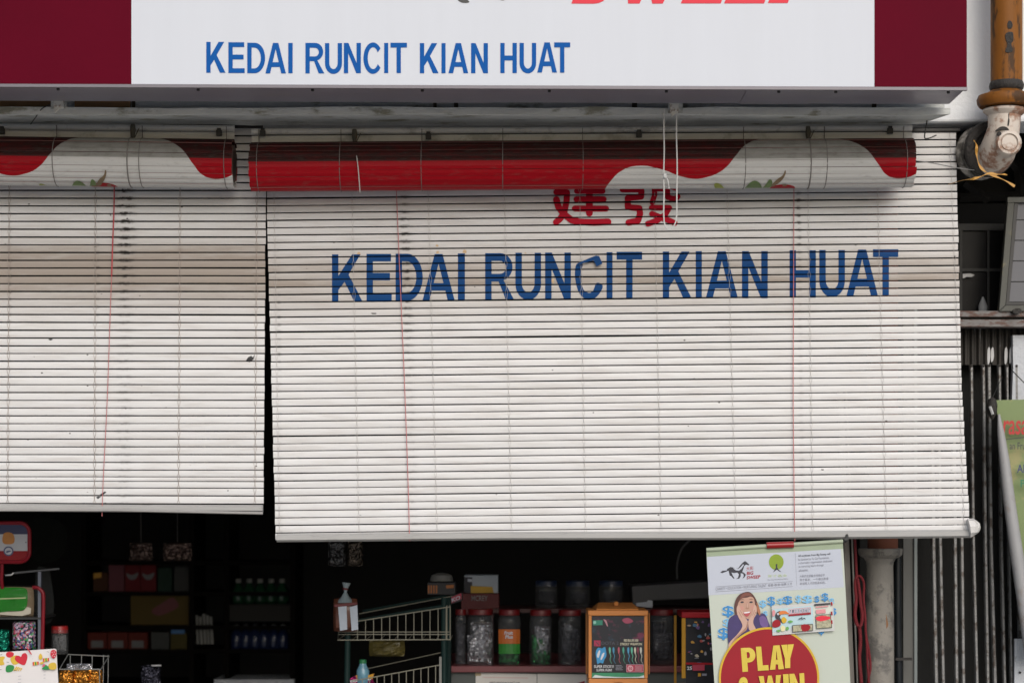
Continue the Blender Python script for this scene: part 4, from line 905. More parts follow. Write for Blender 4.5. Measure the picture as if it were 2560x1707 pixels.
# woman: shirt, hair, face, hands
M_shirt = mat('shirt_purple', (.045, .03, .12), .6, var=.3, sc=40); M_hair = mat('hair_brown', (.085, .028, .022), .5, var=.4, sc=50); M_skin = mat('print_skin', (.46, .27, .20), .55, var=.08, sc=40); M_skin2 = mat('print_skin_light', (.52, .33, .26), .55, var=.06, sc=40)
dec('woman_shirt', [(430, 380), (360, 400), (300, 450), (275, 540), (270, 700), (285, 880), (330, 880), (480, 760), (600, 690), (760, 640), (990, 610), (970, 500), (930, 400), (860, 360), (640, 420)], M_shirt, p2, 3)
dec('woman_hair', [(400, 390), (385, 250), (410, 130), (470, 40), (550, 0), (640, -10), (710, 40), (760, 120), (800, 220), (835, 330), (825, 395), (770, 350), (700, 300), (560, 250), (470, 300), (430, 380)], M_hair, p2, 3)
dec('woman_face', [(445, 220), (480, 140), (560, 80), (650, 70), (710, 90), (735, 150), (745, 230), (740, 320), (700, 410), (640, 460), (580, 440), (530, 390), (480, 320)], M_skin, p2, 4)
dec('woman_fringe', [(440, 250), (460, 150), (530, 100), (600, 90), (690, 50), (640, -8), (550, 2), (470, 45), (412, 135), (400, 240), (410, 330)], M_hair, p2, 3)
M_sk3 = mat('print_skin_shade', (.34, .18, .12), .55); M_sk4 = mat('print_blush', (.50, .25, .20), .55)
dec('cheek', [(470, 250), (520, 235), (550, 270), (520, 320), (480, 310)], M_sk4, p2, 3); dec('cheek', [(670, 235), (720, 225), (738, 270), (720, 315), (680, 290)], M_sk4, p2, 3)
dec('nose', [(600, 175), (615, 170), (640, 265), (625, 285), (590, 285), (578, 268), (598, 250)], M_sk3, p2, 3); dec('nose_light', [(604, 180), (614, 178), (628, 255), (610, 262)], M_skin2, p2, 3)
dec('brow', [(485, 138), (520, 118), (560, 128), (520, 128)], M_hair, p2, 3); dec('brow', [(640, 122), (680, 108), (718, 122), (680, 118)], M_hair, p2, 3)
dec('hair_light', [(540, 20), (620, 5), (690, 45), (600, 60), (520, 95), (470, 150), (490, 80)], mat('hair_reddish', (.16, .05, .035), .5, var=.4, sc=60), p2, 3)
dec('hair_lock', [(770, 170), (800, 230), (838, 335), (826, 398), (790, 340), (775, 260)], mat('hair_copper', (.34, .13, .06), .5, var=.3, sc=60), p2, 3)
dec('shirt_light', [(820, 430), (900, 410), (955, 480), (970, 580), (880, 600), (830, 540)], mat('shirt_violet', (.14, .08, .24), .6, var=.3, sc=40), p2, 3)
for x in (520, 675): dec('eye', [(x - 32, 172), (x - 5, 152), (x + 30, 160), (x + 22, 178), (x - 10, 182)], M_ink, p2, 3)
dec('mouth', [(535, 345), (600, 335), (670, 325), (655, 370), (625, 410), (590, 415), (555, 385)], mat('print_lip', (.40, .07, .08), .5), p2, 3)
dec('teeth', [(545, 345), (600, 336), (662, 328), (645, 350), (600, 358), (560, 360)], mat('print_tooth', (.72, .7, .7), .5), p2, 2)
dec('woman_arm', [(440, 230), (470, 220), (500, 300), (530, 330), (560, 420), (620, 500), (600, 640), (520, 700), (420, 780), (300, 950), (285, 900), (330, 830), (430, 730), (520, 600), (510, 520), (470, 450), (435, 370), (425, 290)], M_skin2, p2, 3)
dec('woman_arm', [(735, 210), (765, 240), (775, 310), (760, 380), (720, 460), (715, 540), (760, 640), (700, 670), (640, 640), (625, 500), (660, 430), (690, 380), (705, 300), (720, 240)], M_skin2, p2, 3)
for pts in ([(455, 330), (462, 325), (520, 430), (512, 436)], [(478, 300), (486, 298), (545, 400), (538, 408)], [(735, 300), (743, 302), (705, 400), (697, 396)], [(752, 330), (758, 334), (722, 430), (715, 426)]): dec('finger_line', pts, M_sk3, p2)
dec('arm_shade', [(600, 640), (620, 505), (606, 520), (585, 600), (500, 690), (400, 780), (300, 950), (420, 800), (520, 705)], M_sk3, p2, 2)
# red disc
M_yel = mat('print_yellow', (.58, .37, .03), .5, spec=.3)
cxp, cyp = 985, 1480
dec('disc_rim', [(cxp + 868 * math.cos(R(a)), cyp + 882 * math.sin(R(a))) for a in range(0, 360, 5)], M_yel, p2)
dec('disc', [(cxp + 833 * math.cos(R(a)), cyp + 845 * math.sin(R(a))) for a in range(0, 360, 5)], M_inkr, p2)
def big(c, x0, y0, x1, y1, sk, stem, bar):          # poster capitals lean with the sheet
    a = p2(x0, y0); vs, fs = fill(glyph(c, stem / (x1 - x0), bar / (y1 - y0)))
    vs = quadmap(vs, [p2(x0, y0), p2(x1, y0 - .06 * (x1 - x0)), p2(x1 + sk, y1 - .06 * (x1 - x0)), p2(x0 + sk, y1)])
    obj('letter', MB().add([W(x, y, lay()) for x, y in vs], fs), M_big, PO)
M_big = mat('print_big_yellow', (.62, .48, .07), .5, spec=.3)
big('P', 497, 960, 740, 1370, 30, 95, 75); big('L', 757, 937, 945, 1352, 35, 92, 90); big('A', 990, 920, 1235, 1335, 8, 88, 80); big('Y', 1195, 905, 1415, 1312, 0, 92, 80)
text('letter', '&', rectq(p2, 430, 1465, 700, 1880, -15), lay(), M_big, t, .045)
big('W', 805, 1445, 1190, 1855, 20, 88, 80); big('I', 1225, 1412, 1320, 1830, 22, 92, 90); big('N', 1335, 1405, 1590, 1820, 22, 82, 80)
# lottery ticket stuck on top
tk = obj('ticket', MB().prismpx([p2(*p) for p in ((1030, 235), (2092, 160), (2118, 660), (1045, 742))], YP - .0115, .001), mat('ticket_white', (.52, .52, .51), .5), t); YT = [YP - .0117]
def tkd(name, pts, m, sm=0):
    YT[0] -= .0001; return dec(name, pts, m, p2, sm, YT[0], tk)
tkd('ticket_field', [(1048, 290), (1740, 225), (1755, 560), (1360, 600), (1350, 650), (1050, 690)], mat('ticket_blue', (.42, .58, .62), .5))
tkd('ticket_stub', [(1745, 225), (2060, 190), (2090, 620), (1760, 650)], mat('ticket_stub', (.58, .62, .55), .5))
tkd('number_frame', [(1320, 285), (1705, 255), (1708, 345), (1325, 375)], mat('ticket_pink', (.62, .25, .27), .5))
for i, d_ in enumerate('?1234567'):
    x = 1332 + i * 46; y = 290 - i * 3.4
    tkd('number_box', [(x, y), (x + 38, y - 3), (x + 40, y + 72), (x + 2, y + 75)], Mh); YT[0] -= .0003; text('number', d_, rectq(p2, x + 9, y + 12, x + 31, y + 62), YT[0], M_ink, tk)
tkd('number_strip', [(1320, 380), (1708, 348), (1710, 378), (1322, 410)], M_inkr)
tkd('bird_body', [(1100, 440), (1095, 380), (1130, 335), (1180, 320), (1190, 380), (1170, 430), (1230, 510), (1225, 530), (1150, 480)], M_ink, 3)
tkd('bird_beak', [(1150, 345), (1200, 318), (1270, 320), (1320, 355), (1325, 375), (1270, 370), (1200, 380), (1165, 385)], mat('beak_orange', (.62, .17, .03), .5), 3)
tkd('bird_eye', [(1118, 370), (1140, 352), (1160, 370), (1142, 395)], Mh, 3)
tkd('flower', [(1045, 520), (1100, 470), (1170, 490), (1185, 560), (1130, 600), (1050, 595)], M_inkr, 3)
tkd('flower', [(1200, 460), (1240, 420), (1290, 470), (1270, 520), (1220, 525)], M_yel, 3)
tkd('flower', [(1180, 620), (1215, 570), (1265, 600), (1260, 655), (1205, 668)], mat('flower_cream', (.68, .64, .36), .5), 3)
tkd('flower', [(1040, 330), (1070, 300), (1095, 340), (1080, 400), (1050, 410)], MC['ticket_pink'], 3)
for pp in (((1270, 610), (1310, 590), (1330, 630), (1290, 655)), ((1310, 500), (1360, 480), (1400, 505), (1350, 525)), ((1110, 660), (1150, 640), (1185, 665), (1150, 685))): tkd('leaf', pp, mat('ticket_leaf', (.12, .34, .08), .5), 3)
tkd('photo_frame', [(1385, 565), (1740, 540), (1745, 660), (1390, 688)], M_ink); tkd('photo', [(1395, 575), (1730, 550), (1735, 652), (1400, 678)], mat('photo_print', (.35, .33, .22), .5, var=.9, sc=160))
tkd('photo_red', [(1540, 560), (1660, 552), (1700, 600), (1660, 660), (1560, 668)], M_inkr, 2)
tkd('photo_frame', [(1785, 395), (2050, 372), (2075, 608), (1800, 630)], M_ink); tkd('photo', [(1795, 405), (2040, 382), (2063, 600), (1810, 620)], MC['photo_print'])
tkd('photo_red', [(1795, 430), (1900, 400), (2035, 420), (2030, 460), (1870, 500), (1800, 470)], M_signred, 2)
tkd('stub_bar', [(1765, 200), (2040, 178), (2040, 208), (1767, 232)], M_ink); tkd('stub_bar', [(1790, 245), (2010, 228), (2010, 245), (1790, 265)], MC['ticket_pink'])
tkd('stub_panel', [(1795, 300), (1960, 285), (1965, 355), (1800, 370)], MC['ticket_pink'])
for y in (165, 330, 480): tkd('stub_mark', [(2050, y), (2078, y - 2), (2084, y + 60), (2056, y + 62)], M_inkr)
tkd('scribble', [(1490, 455), (1530, 440), (1555, 420), (1560, 450), (1600, 435), (1618, 470), (1590, 452), (1550, 468), (1545, 448), (1500, 468)], M_ink)

# ------------------------------------------------------------------ inside the shop: counter with jars
Yc = 8.05
t = thing('counter', 'dark maroon-edged shop counter carrying the row of candy jars', 'counter', (W(1640, 0, Yc).x, Yc, 0))
M_edge = mat('counter_edge', (.17, .045, .05), .35, var=.15)
zc = W(*z3(600, 1088), Yc).z; zc2 = W(*z3(600, 1142), Yc).z
xa, xb = W(*z3(30, 0), Yc).x, W(*z3(2700, 0), Yc).x
obj('worktop', MB().box((xa, Yc, zc2), (xb, Yc + .75, zc)), M_edge, t, bevel=.004)
obj('front_panel', MB().box((xa + .02, Yc + .03, .02), (xb - .02, Yc + .06, zc2 - .002)), mat('counter_front', (.075, .085, .08), .6), t)
obj('side_panel', MB().box((xa + .02, Yc + .062, .02), (xa + .05, Yc + .72, zc2 - .002)), MC['counter_front'], t)
for x0, x1, y0, lab, red in ((300, 812, 1140, 'white notice sheet taped to the counter front, left one', 0), (818, 1300, 1150, 'white notice sheet with a red corner taped to the counter front', 1)):
    o = thing('notice_sheet', lab, 'paper', W(*z3(x0, y0), Yc + .026), 'papers taped to the counter')
    Yn = Yc + .026
    obj('sheet', MB().prismpx([z3(x0, y0 + 2), z3(x1, y0 + (10 if red else 14)), z3(x1 + 4, y0 + 700), z3(x0 - 6, y0 + 690)], Yn, .001), mat('notice_paper', (.62, .60, .56), .8, var=.06), o)
    if red: obj('red_corner', MB().prismpx([z3(1150, 1233), z3(1215, 1212), z3(1218, 1330), z3(1130, 1330)], Yn - .001, .0005), M_inkr, o)
    else:
        obj('tape', MB().prismpx([z3(296, 1146), z3(345, 1146), z3(345, 1170), z3(296, 1170)], Yn - .001, .0005), mat('tape_tan', (.35, .27, .15), .5), o)
        text('notice_text', 'HARGA BARANGAN RUNCIT HARI', rectq(z3, 415, 1218, 670, 1234, 3), Yn - .001, M_ink, o, .01)
        obj('faint_line', MB().prismpx([z3(360, 1178), z3(740, 1184), z3(740, 1192), z3(360, 1186)], Yn - .001, .0005), mat('faint_pink', (.60, .46, .43), .8), o)

M_clear = clear_plastic('jar_plastic', (.8, .82, .85), .20); M_lidr = mat('lid_red', (.13, .005, .006), .4, var=.1); M_lidb = mat('lid_blue', (.008, .018, .05), .4)
def jar(label, cx, w, ytop, ybot, Y, lid, cont, zf=z3, group='candy jars on the counter', lh=.022, seed=0):
    b = W(*zf(cx, ybot), Y); r = w / 2 / 3.36 / KF * Y if zf is z3 else w / 2 / 3.673 / KF * Y; h = W(*zf(cx, ytop), Y).z - b.z
    t = thing('candy_jar', label, 'jar', b, group); c = b
    obj('jar_body', MB().lathe(c, [(r * .9, .0), (r, .008), (r, h * .80), (r * .96, h * .86), (r * .86, h - lh)], 20), M_clear, t, smooth=True)
    obj('lid', MB().lathe(c, [(r * .93, h - lh + .001), (r * .95, h - .004), (r * .90, h)], 20), lid, t, smooth=True)
    rnd = random.Random(seed)
    for k in range(len(cont)):
        kind = cont[k]
        if kind[0] == 'label':                      # printed wrapper facing the street, with its words
            _, (x0, y0, x1, y1), m_ = kind; Yl = Y - r - .001
            mb = MB(); pts = []
            for q in range(7):
                u = q / 6; px, py0 = zf(lerp(x0, x1, u), y0); _, py1 = zf(x0, y1); Yq = Y - math.sqrt(max(1e-6, r * r - (lerp(-.8, .8, u) * r) ** 2)) - .0012
                pts += [W(px, py0, Yq), W(px, py1, Yq)]
            mb.add(pts, [(2 * q, 2 * q + 1, 2 * q + 3, 2 * q + 2) for q in range(6)]); obj('wrapper', mb, m_, t)
        elif kind[0] == 'bag':
            _, fx, fz, fw, fh, m_ = kind
            obj('packet', MB().pillow(c + Vector((fx * r, -r * .15 + rnd.uniform(-.004, .004), h * fz)), 2 * r * fw, h * fh, r * 1.0, 9, .5, .7, seed + k), m_, t)
    return t
def foil(name, col, rough=.25):
    n = NB(name); o = n.coord(); f = n.noise(n.scale(o, (1, 1, .6)), 38, 4, .6)
    n.bump(n.noise(o, 42, 2), 1.0, .035); return n.done(n.mix(f, tuple(x * .35 for x in col), tuple(min(1, x * 1.3) for x in col)), rough * .75, .8, 0, .6)
F_sil = foil('foil_silver', (.70, .70, .74), .3); F_grn = foil('foil_green', (.03, .30, .08)); F_dk = foil('foil_dark', (.10, .10, .12)); F_wh = foil('foil_white', (.55, .55, .56)); F_or = foil('foil_orange', (.60, .24, .03))
Yj = 8.16
jar('narrow dark candy jar at the left end of the counter row', 175, 95, 612, 1090, Yj, M_lidr, [('bag', 0, .4, .8, .7, F_dk)], seed=1)
jar('candy jar full of crumpled silver wrappers', 340, 222, 608, 1095, Yj - .02, M_lidr, [('bag', -.1, .30, .92, .52, F_sil), ('bag', .1, .55, .85, .45, F_sil)], seed=2)
j = jar('candy jar with an orange and green fruit sweet pack inside', 582, 190, 612, 1092, Yj - .02, M_lidr,
        [('bag', 0, .28, .9, .5, F_grn), ('label', (492, 780, 672, 900), mat('pack_orange', (.52, .13, .02), .5, var=.2)), ('label', (494, 902, 672, 985), mat('pack_green', (.03, .22, .03), .5, var=.2))], seed=3)
Yl = Yj - .02 - 95 / 3.36 / KF * Yj - .004
text('pack_text', 'Fruit', rectq(z3, 540, 795, 612, 825), Yl, M_white, j, .03, .1); text('pack_text', 'Plus', rectq(z3, 548, 828, 612, 858), Yl - .001, M_white, j, .03, .1)
jar('candy jar with green and silver wrappers in the middle of the row', 845, 190, 615, 1098, Yj - .02, M_lidr, [('bag', -.2, .30, .6, .55, F_grn), ('bag', .15, .42, .7, .6, F_sil), ('bag', .35, .18, .5, .3, F_grn)], seed=4)
jar('dark candy jar just left of the orange vending box', 1090, 200, 615, 1092, Yj - .02, M_lidr, [('bag', -.1, .62, .4, .3, F_wh), ('bag', .1, .4, .8, .6, F_dk), ('bag', -.2, .06, .6, .10, F_wh)], seed=5)
jar('candy jar with black wrappers between the orange and the red-topped box', 1860, 210, 612, 1092, Yj, M_lidr, [('bag', -.2, .55, .6, .5, F_dk), ('bag', .1, .35, .8, .5, F_dk), ('bag', -.3, .45, .3, .3, F_wh)], seed=6)
t = thing('riser_shelf', 'low dark riser on the counter behind the front row of jars', 'shelf', (W(*z3(1100, 0), 8.45).x, 8.45, zc))
zt_ = W(*z3(0, 606), 8.45).z
obj('board', MB().box((W(*z3(420, 0), 8.45).x, 8.42, zt_ - .015), (W(*z3(2300, 0), 8.45).x, 8.75, zt_)), mat('riser_board', (.05, .012, .012), .5), t)
for x in (440, 1350, 2280): obj('leg', MB().box((W(*z3(x - 10, 0), 8.45).x, 8.44, zc), (W(*z3(x + 10, 0), 8.45).x, 8.73, zt_ - .015)), MC['riser_board'], t)
for k, (lab, cx, w) in enumerate((('left empty clear jar with a blue lid on the riser', 892, 190), ('middle clear jar with a blue lid on the riser', 1155, 210), ('right clear jar with a blue lid above the orange box', 1435, 210))):
    jar(lab, cx, w, 372, 603, 8.52, M_lidb, [('bag', .1, .4, .7, .5, F_dk)], group='blue-lidded jars on the riser', seed=20 + k)

# boxes standing behind and left of the jars
def carton(name, label, cat, zf, x0, y0, x1, y1, Y, d, m, group=None, tilt=0):
    b = W(*zf((x0 + x1) / 2, y1), Y); t = thing(name, label, cat, b, group)
    q = [zf(x0, y0), zf(x1, y0 + tilt), zf(x1, y1 + tilt), zf(x0, y1)]
    obj('box_body', MB().prismpx(q, Y, d), m, t, bevel=.002); return t
def panel(t, zf, pts, Y, m, name='printed_panel'): return obj(name, MB().polypx([zf(*p) for p in pts], Y), m, t)
t = carton('carton', 'white and yellow carton with a black side behind the candy jars', 'box', z2, 1775, 530, 2100, 700, 8.5, .15, mat('carton_white', (.36, .40, .45), .6))
panel(t, z2, [(1776, 545), (1852, 548), (1850, 699), (1776, 699)], 8.499, M_ink); panel(t, z2, [(1838, 630), (2045, 640), (2060, 699), (1838, 699)], 8.4985, mat('carton_yellow', (.50, .30, .03), .6)); panel(t, z2, [(1808, 562), (1850, 566), (1850, 592), (1808, 590)], 8.498, Mh)
t = carton('carton', 'red sweet box beneath the white and yellow carton', 'box', z2, 1745, 705, 2110, 905, 8.48, .15, mat('carton_red', (.10, .008, .010), .55)); text('box_text', 'MCREY', rectq(z2, 1845, 725, 2000, 775), 8.478, mat('box_grey_text', (.25, .24, .24), .6), t, .01)
t = carton('carton', 'tilted dark box with pink lettering at the top of the wire rack', 'box', z2, 1600, 745, 1755, 825, 8.2, .12, mat('carton_black', (.03, .03, .035), .5), tilt=-50)
panel(t, z2, [(1600, 765), (1745, 700), (1750, 755), (1610, 815)], 8.199, mat('box_crimson', (.35, .02, .05), .5)); text('box_text', 'PIKO', [z2(1608, 765), z2(1735, 722), z2(1738, 760), z2(1612, 803)], 8.198, Mh, t, .03)
t = carton('carton', 'small box with orange stripes behind the wire rack', 'box', z2, 1420, 600, 1690, 715, 8.45, .12, MC['carton_black'])
for k in range(4): panel(t, z2, [(1425 + k * 25, 625), (1440 + k * 25, 625), (1440 + k * 25, 700), (1425 + k * 25, 705)], 8.449, mat('stripe_orange', (.42, .14, .03), .5), 'stripe')
panel(t, z2, [(1600, 625), (1675, 620), (1675, 652), (1600, 655)], 8.449, MC['stripe_orange'], 'stripe')
t = thing('lid_disc', 'pale oval dish lid lying on the striped box', 'lid', W(*z2(1557, 596), 8.52))
obj('lid', MB().lathe(W(*z2(1557, 598), 8.52), [(.03, 0), (.046, .006), (.04, .028), (.02, .036), (.002, .038)], 24), mat('dish_lid', (.20, .20, .19), .5), t, smooth=True)
t = thing('cash_machine', 'grey slanted machine on the counter behind the red-topped box', 'machine', W(*z3(1930, 600), 8.5))
obj('case', MB().prismpx([z3(*p) for p in ((1610, 420), (2260, 380), (2290, 520), (1780, 540), (1640, 600), (1620, 600))], 8.5, .25), mat('machine_grey', (.06, .06, .064), .5), t, bevel=.004)
obj('paper_slip', MB().prismpx([z3(*p) for p in ((1645, 560), (1740, 550), (1745, 536), (1785, 540), (1786, 598), (1750, 596), (1650, 585))], 8.44, .002), mat('slip', (.42, .44, .48), .6), t)
t = thing('cable', 'thin grey cable hanging over the counter left of the poster', 'cable', W(*z3(2000, 250), 8.9))
obj('cable', MB().tube(smoothline([W(*z3(x, y), 8.9) for x, y in ((2100, 30), (2040, 90), (2005, 170), (1990, 260), (1992, 360))]), .004, 6), mat('cable_grey', (.10, .10, .10), .5), t)

# orange vending box on the counter edge, and its red-topped neighbour
Yo = 7.5
def vendbox(label, x0, x1, yt, yb, m_frame, m_top, art, side=0):
    t = thing('vending_box', label, 'vending box', W(*zb((x0 + x1) / 2, 2400), Yo), 'toy vending boxes'); return t
t = thing('vending_box', 'orange-framed toy vending box with a dark printed card in front', 'vending box', W(*zb(730, 2600), Yo), 'toy vending boxes')
M_or = mat('box_orange', (.52, .20, .055), .45, var=.06, spec=.3)
D = .20
zz = lambda y: W(*zb(0, y), Yo).z
xx = lambda x: W(*zb(x, 0), Yo).x
obj('top_rim', MB().box((xx(205), Yo - .006, zz(265)), (xx(1248), Yo + D, zz(172))), M_or, t, bevel=.004)
obj('lid', MB().add([(xx(350), Yo + .006, zz(170)), (xx(1085), Yo + .006, zz(170)), (xx(1140), Yo + D - .02, zz(170)), (xx(300), Yo + D - .02, zz(170)), (xx(360), Yo + .01, zz(148)), (xx(1075), Yo + .01, zz(148)), (xx(1000), Yo + D - .04, zz(70)), (xx(420), Yo + D - .04, zz(70))], [(0, 1, 5, 4), (1, 2, 6, 5), (2, 3, 7, 6), (3, 0, 4, 7), (4, 5, 6, 7)]), M_or, t)
obj('lid_knob', MB().lathe((xx(710), Yo + .08, zz(105)), [(.008, 0), (.009, .01), (.004, .014)], 12), M_or, t, smooth=True)
for x0, x1 in ((215, 272), (1180, 1242)): obj('post', MB().box((xx(x0), Yo, zz(1345)), (xx(x1), Yo + .012, zz(266))), M_or, t, bevel=.002)
for x0, x1 in ((140, 160), (1290, 1310)): obj('rear_post', MB().box((xx(x0) + .005 if x0 > 700 else xx(x0) + .012, Yo + D - .014, zz(1345)), ((xx(x1) + .005) if x0 > 700 else xx(x1) + .016, Yo + D, zz(266))), M_or, t)
obj('base', MB().box((xx(215), Yo - .002, zz(2100)), (xx(1240), Yo + D, zz(1347))), M_or, t, bevel=.004)
obj('coin_slot', MB().box((xx(660), Yo - .010, zz(1412)), (xx(820), Yo - .0025, zz(1390))), M_or, t, bevel=.002)
obj('pedestal', MB().box((xx(300), Yo + .02, .0), (xx(1150), Yo + D - .02, zz(2102))), M_black, t)
obj('side_glass', MB().box((xx(222), Yo + .02, zz(1345)), (xx(226), Yo + D - .02, zz(268))), M_clear, t)
n = NB('art_card'); o = n.coord()
f1 = n.noise(o, 26, 5, .7); f2 = n.noise(n.scale(o, (1.3, 1, 1)), 15, 4, .6); f3 = n.noise(n.scale(o, (1, 1, 1.7)), 19, 4, .6)
c = n.mix(n.math('MULTIPLY', n.ramp(f2, .54, .72), .8), (.008, .009, .016), (.02, .09, .16)); c = n.mix(n.math('MULTIPLY', n.ramp(f3, .56, .70), .7), c, (.20, .02, .07)); c = n.mix(n.math('MULTIPLY', n.ramp(f1, .62, .78), .7), c, (.22, .20, .28))
M_art = n.done(c, .35, 0, 0, .5)
cd = obj('art_card', MB().polypx([zb(*p) for p in ((275, 268), (1182, 268), (1182, 700), (275, 700))], Yo + .004), M_art, t)
cl = obj('info_card', MB().polypx([zb(*p) for p in ((275, 700), (1182, 700), (1182, 1250), (275, 1250))], Yo + .004), mat('card_black', (.010, .010, .014), .35, var=.4, sc=30), t)
K = [Yo + .0035]
def cdp(name, pts, m, par=cl, sm=0): K[0] -= .00025; return dec(name, pts, m, zb, sm, K[0], par)
def cdt(s, q, m, off=.012, par=cl, sh=0): K[0] -= .00025; return text('card_text', s, q, K[0], m, par, off, sh)
M_ct = mat('card_cream', (.60, .56, .42), .5); M_cw = mat('card_white', (.58, .58, .60), .5)
cdp('green_tab', [(295, 345), (460, 340), (460, 425), (295, 430)], mat('tab_green', (.02, .20, .13), .5), cd); cdp('tab_dot', [(300, 365), (330, 350), (350, 380), (330, 405), (302, 400)], mat('tab_mint', (.25, .5, .42), .5), cd, 3)
cdp('pink_shape', [(470, 330), (520, 340), (550, 430), (540, 450), (500, 370)], mat('art_pink', (.42, .20, .24), .5), cd, 3); cdp('pink_shape', [(800, 330), (900, 300), (990, 360), (900, 400), (830, 380)], mat('art_rose', (.32, .05, .10), .5), cd, 3)
cdp('logo_square', [(310, 690), (425, 692), (422, 792), (314, 790)], mat('logo_crimson', (.34, .015, .06), .5)); cdp('logo_slash', [(335, 715), (350, 712), (405, 765), (395, 778)], M_ink); cdp('logo_slash', [(385, 712), (405, 712), (402, 730)], M_ink); cdp('logo_slash', [(330, 755), (352, 775), (330, 778)], M_ink)
cdt('DOTA 2', rectq(zb, 440, 710, 738, 765), mat('card_slate', (.07, .07, .10), .5), .01)
cdt('酷黏武器', rectq(zb, 828, 668, 1082, 712), M_ct, .01); cdt('STICKY WEAPON', rectq(zb, 765, 732, 1140, 775), M_ct, .02)
cdp('blue_burst', [(350, 860), (390, 815), (450, 830), (500, 800), (520, 880), (525, 960), (490, 1020), (465, 1090), (420, 1070), (370, 1100), (355, 1010), (340, 930)], mat('burst_blue', (.03, .24, .48), .5), cl, 2)
cdp('burst_core', [(365, 940), (400, 860), (420, 880), (395, 980), (372, 985)], M_cw, cl, 2); cdp('burst_core', [(425, 1010), (450, 930), (490, 900), (478, 960), (440, 1025)], M_cw, cl, 2)
for x, col in ((585, (.10, .40, .28)), (650, (.05, .22, .36)), (740, (.40, .08, .12)), (820, (.06, .30, .22)), (905, (.06, .28, .48)), (965, (.10, .42, .30)), (1022, (.55, .52, .42)), (1070, (.20, .03, .06)), (1122, (.52, .52, .46))):
    m_ = mat('tail_%d' % x, col, .5); cdp('toy_head', [(x - 18, 830), (x, 805), (x + 16, 835), (x + 14, 890), (x, 925), (x - 14, 890)], m_, cl, 2)
    pts = [(x + 12 * math.sin(k * .9) + k * 3, 915 + k * 22) for k in range(9)]
    cdp('toy_tail', [(px - 6 + k * .4, py) for k, (px, py) in enumerate(pts)] + [(px + 6 - k * .4, py) for k, (px, py) in list(enumerate(pts))[::-1]], m_)
cdt('SUPER STICKY!', rectq(zb, 310, 1118, 655, 1165), M_cw, .018); cdt('SUPER FUN!', rectq(zb, 352, 1182, 620, 1225), M_cw, .018)
for k in range(4): cdp('small_print', [(685, 1120 + k * 24), (790 + 20 * (k % 2), 1120 + k * 24), (790 + 20 * (k % 2), 1130 + k * 24), (685, 1130 + k * 24)], M_inkg)
cdp('rating_frame', [(868, 1105), (1168, 1105), (1166, 1240), (870, 1240)], mat('rating_edge', (.45, .30, .34), .5)); cdp('rating_panel', [(876, 1113), (1160, 1113), (1158, 1232), (878, 1232)], mat('rating_red', (.38, .03, .06), .5)); cdp('rating_disc', [(940 + 50 * math.cos(R(a)), 1173 + 52 * math.sin(R(a))) for a in range(0, 360, 20)], mat('rating_pink', (.60, .32, .36), .5)); cdt('50', rectq(zb, 912, 1150, 970, 1200), M_inkr, .02)
for k in range(5): cdp('small_print', [(1020, 1130 + k * 20), (1140, 1130 + k * 20), (1140, 1137 + k * 20), (1020, 1137 + k * 20)], MC['rating_edge'])
obj('foil_strip', MB().polypx([zb(*p) for p in ((275, 1250), (1182, 1250), (1182, 1338), (275, 1338))], Yo + .004), mat('strip_green', (.04, .24, .12), .3, var=.4, sc=20), t)
cdp('glare_strip', [(278, 1335), (330, 1285), (480, 1310), (800, 1325), (1090, 1318), (1175, 1290), (1180, 1337)], mat('strip_white', (.55, .6, .6), .3), t)

t = thing('vending_box', 'yellow-framed toy vending box with a red top beside the poster', 'vending box', W(*zb(2200, 2600), Yo), 'toy vending boxes')
M_ye = mat('box_yellow', (.48, .24, .02), .45, var=.06, spec=.3)
obj('top_rim', MB().box((xx(1822), Yo - .006, zz(302)), (xx(2860), Yo + D, zz(200))), mat('box_red', (.30, .006, .012), .4, spec=.3), t, bevel=.004)
obj('post', MB().box((xx(1828), Yo, zz(1345)), (xx(1898), Yo + .012, zz(303))), M_ye, t, bevel=.002); obj('post', MB().box((xx(2785), Yo, zz(1345)), (xx(2850), Yo + .012, zz(303))), M_ye, t, bevel=.002)
obj('rear_post', MB().box((xx(1828) - .012, Yo + D - .014, zz(1500)), (xx(1840) - .006, Yo + D, zz(303))), M_ye, t)
obj('base', MB().box((xx(1828), Yo - .002, zz(2100)), (xx(2850), Yo + D, zz(1502))), M_ye, t, bevel=.004); obj('pedestal', MB().box((xx(1900), Yo + .02, 0), (xx(2780), Yo + D - .02, zz(2102))), M_black, t)
cl2 = obj('toy_card', MB().polypx([zb(*p) for p in ((1898, 303), (2785, 303), (2785, 1502), (1898, 1502))], Yo + .004), MC['card_black'], t)
rnd = random.Random(9); cols = [(.30, .22, .16), (.50, .26, .04), (.25, .24, .26), (.10, .05, .16), (.05, .14, .24), (.34, .06, .05), (.42, .36, .26)]
for k in range(46):
    x = rnd.uniform(1930, 2700); y = rnd.uniform(360, 1080); w = rnd.uniform(14, 50); h = rnd.uniform(14, 44); a0 = rnd.uniform(0, 6)
    cdp('toy_picture', [(x + w * math.cos(a0 + q * 1.05) * rnd.uniform(.5, 1.1), y + h * math.sin(a0 + q * 1.05) * rnd.uniform(.5, 1.1)) for q in range(6)], mat('toy_%d' % (k % 7), cols[k % 7], .5), cl2, 2)
cdp('red_panel', [(2010, 1115), (2225, 1110), (2222, 1210), (2020, 1215)], MC['rating_red'], cl2); cdt('25', rectq(zb, 1920, 1140, 2005, 1200), M_cw, .03, cl2); cdp('red_panel', [(1900, 1070), (2400, 1080), (2400, 1110), (1900, 1108)], MC['box_red'], cl2, 0)
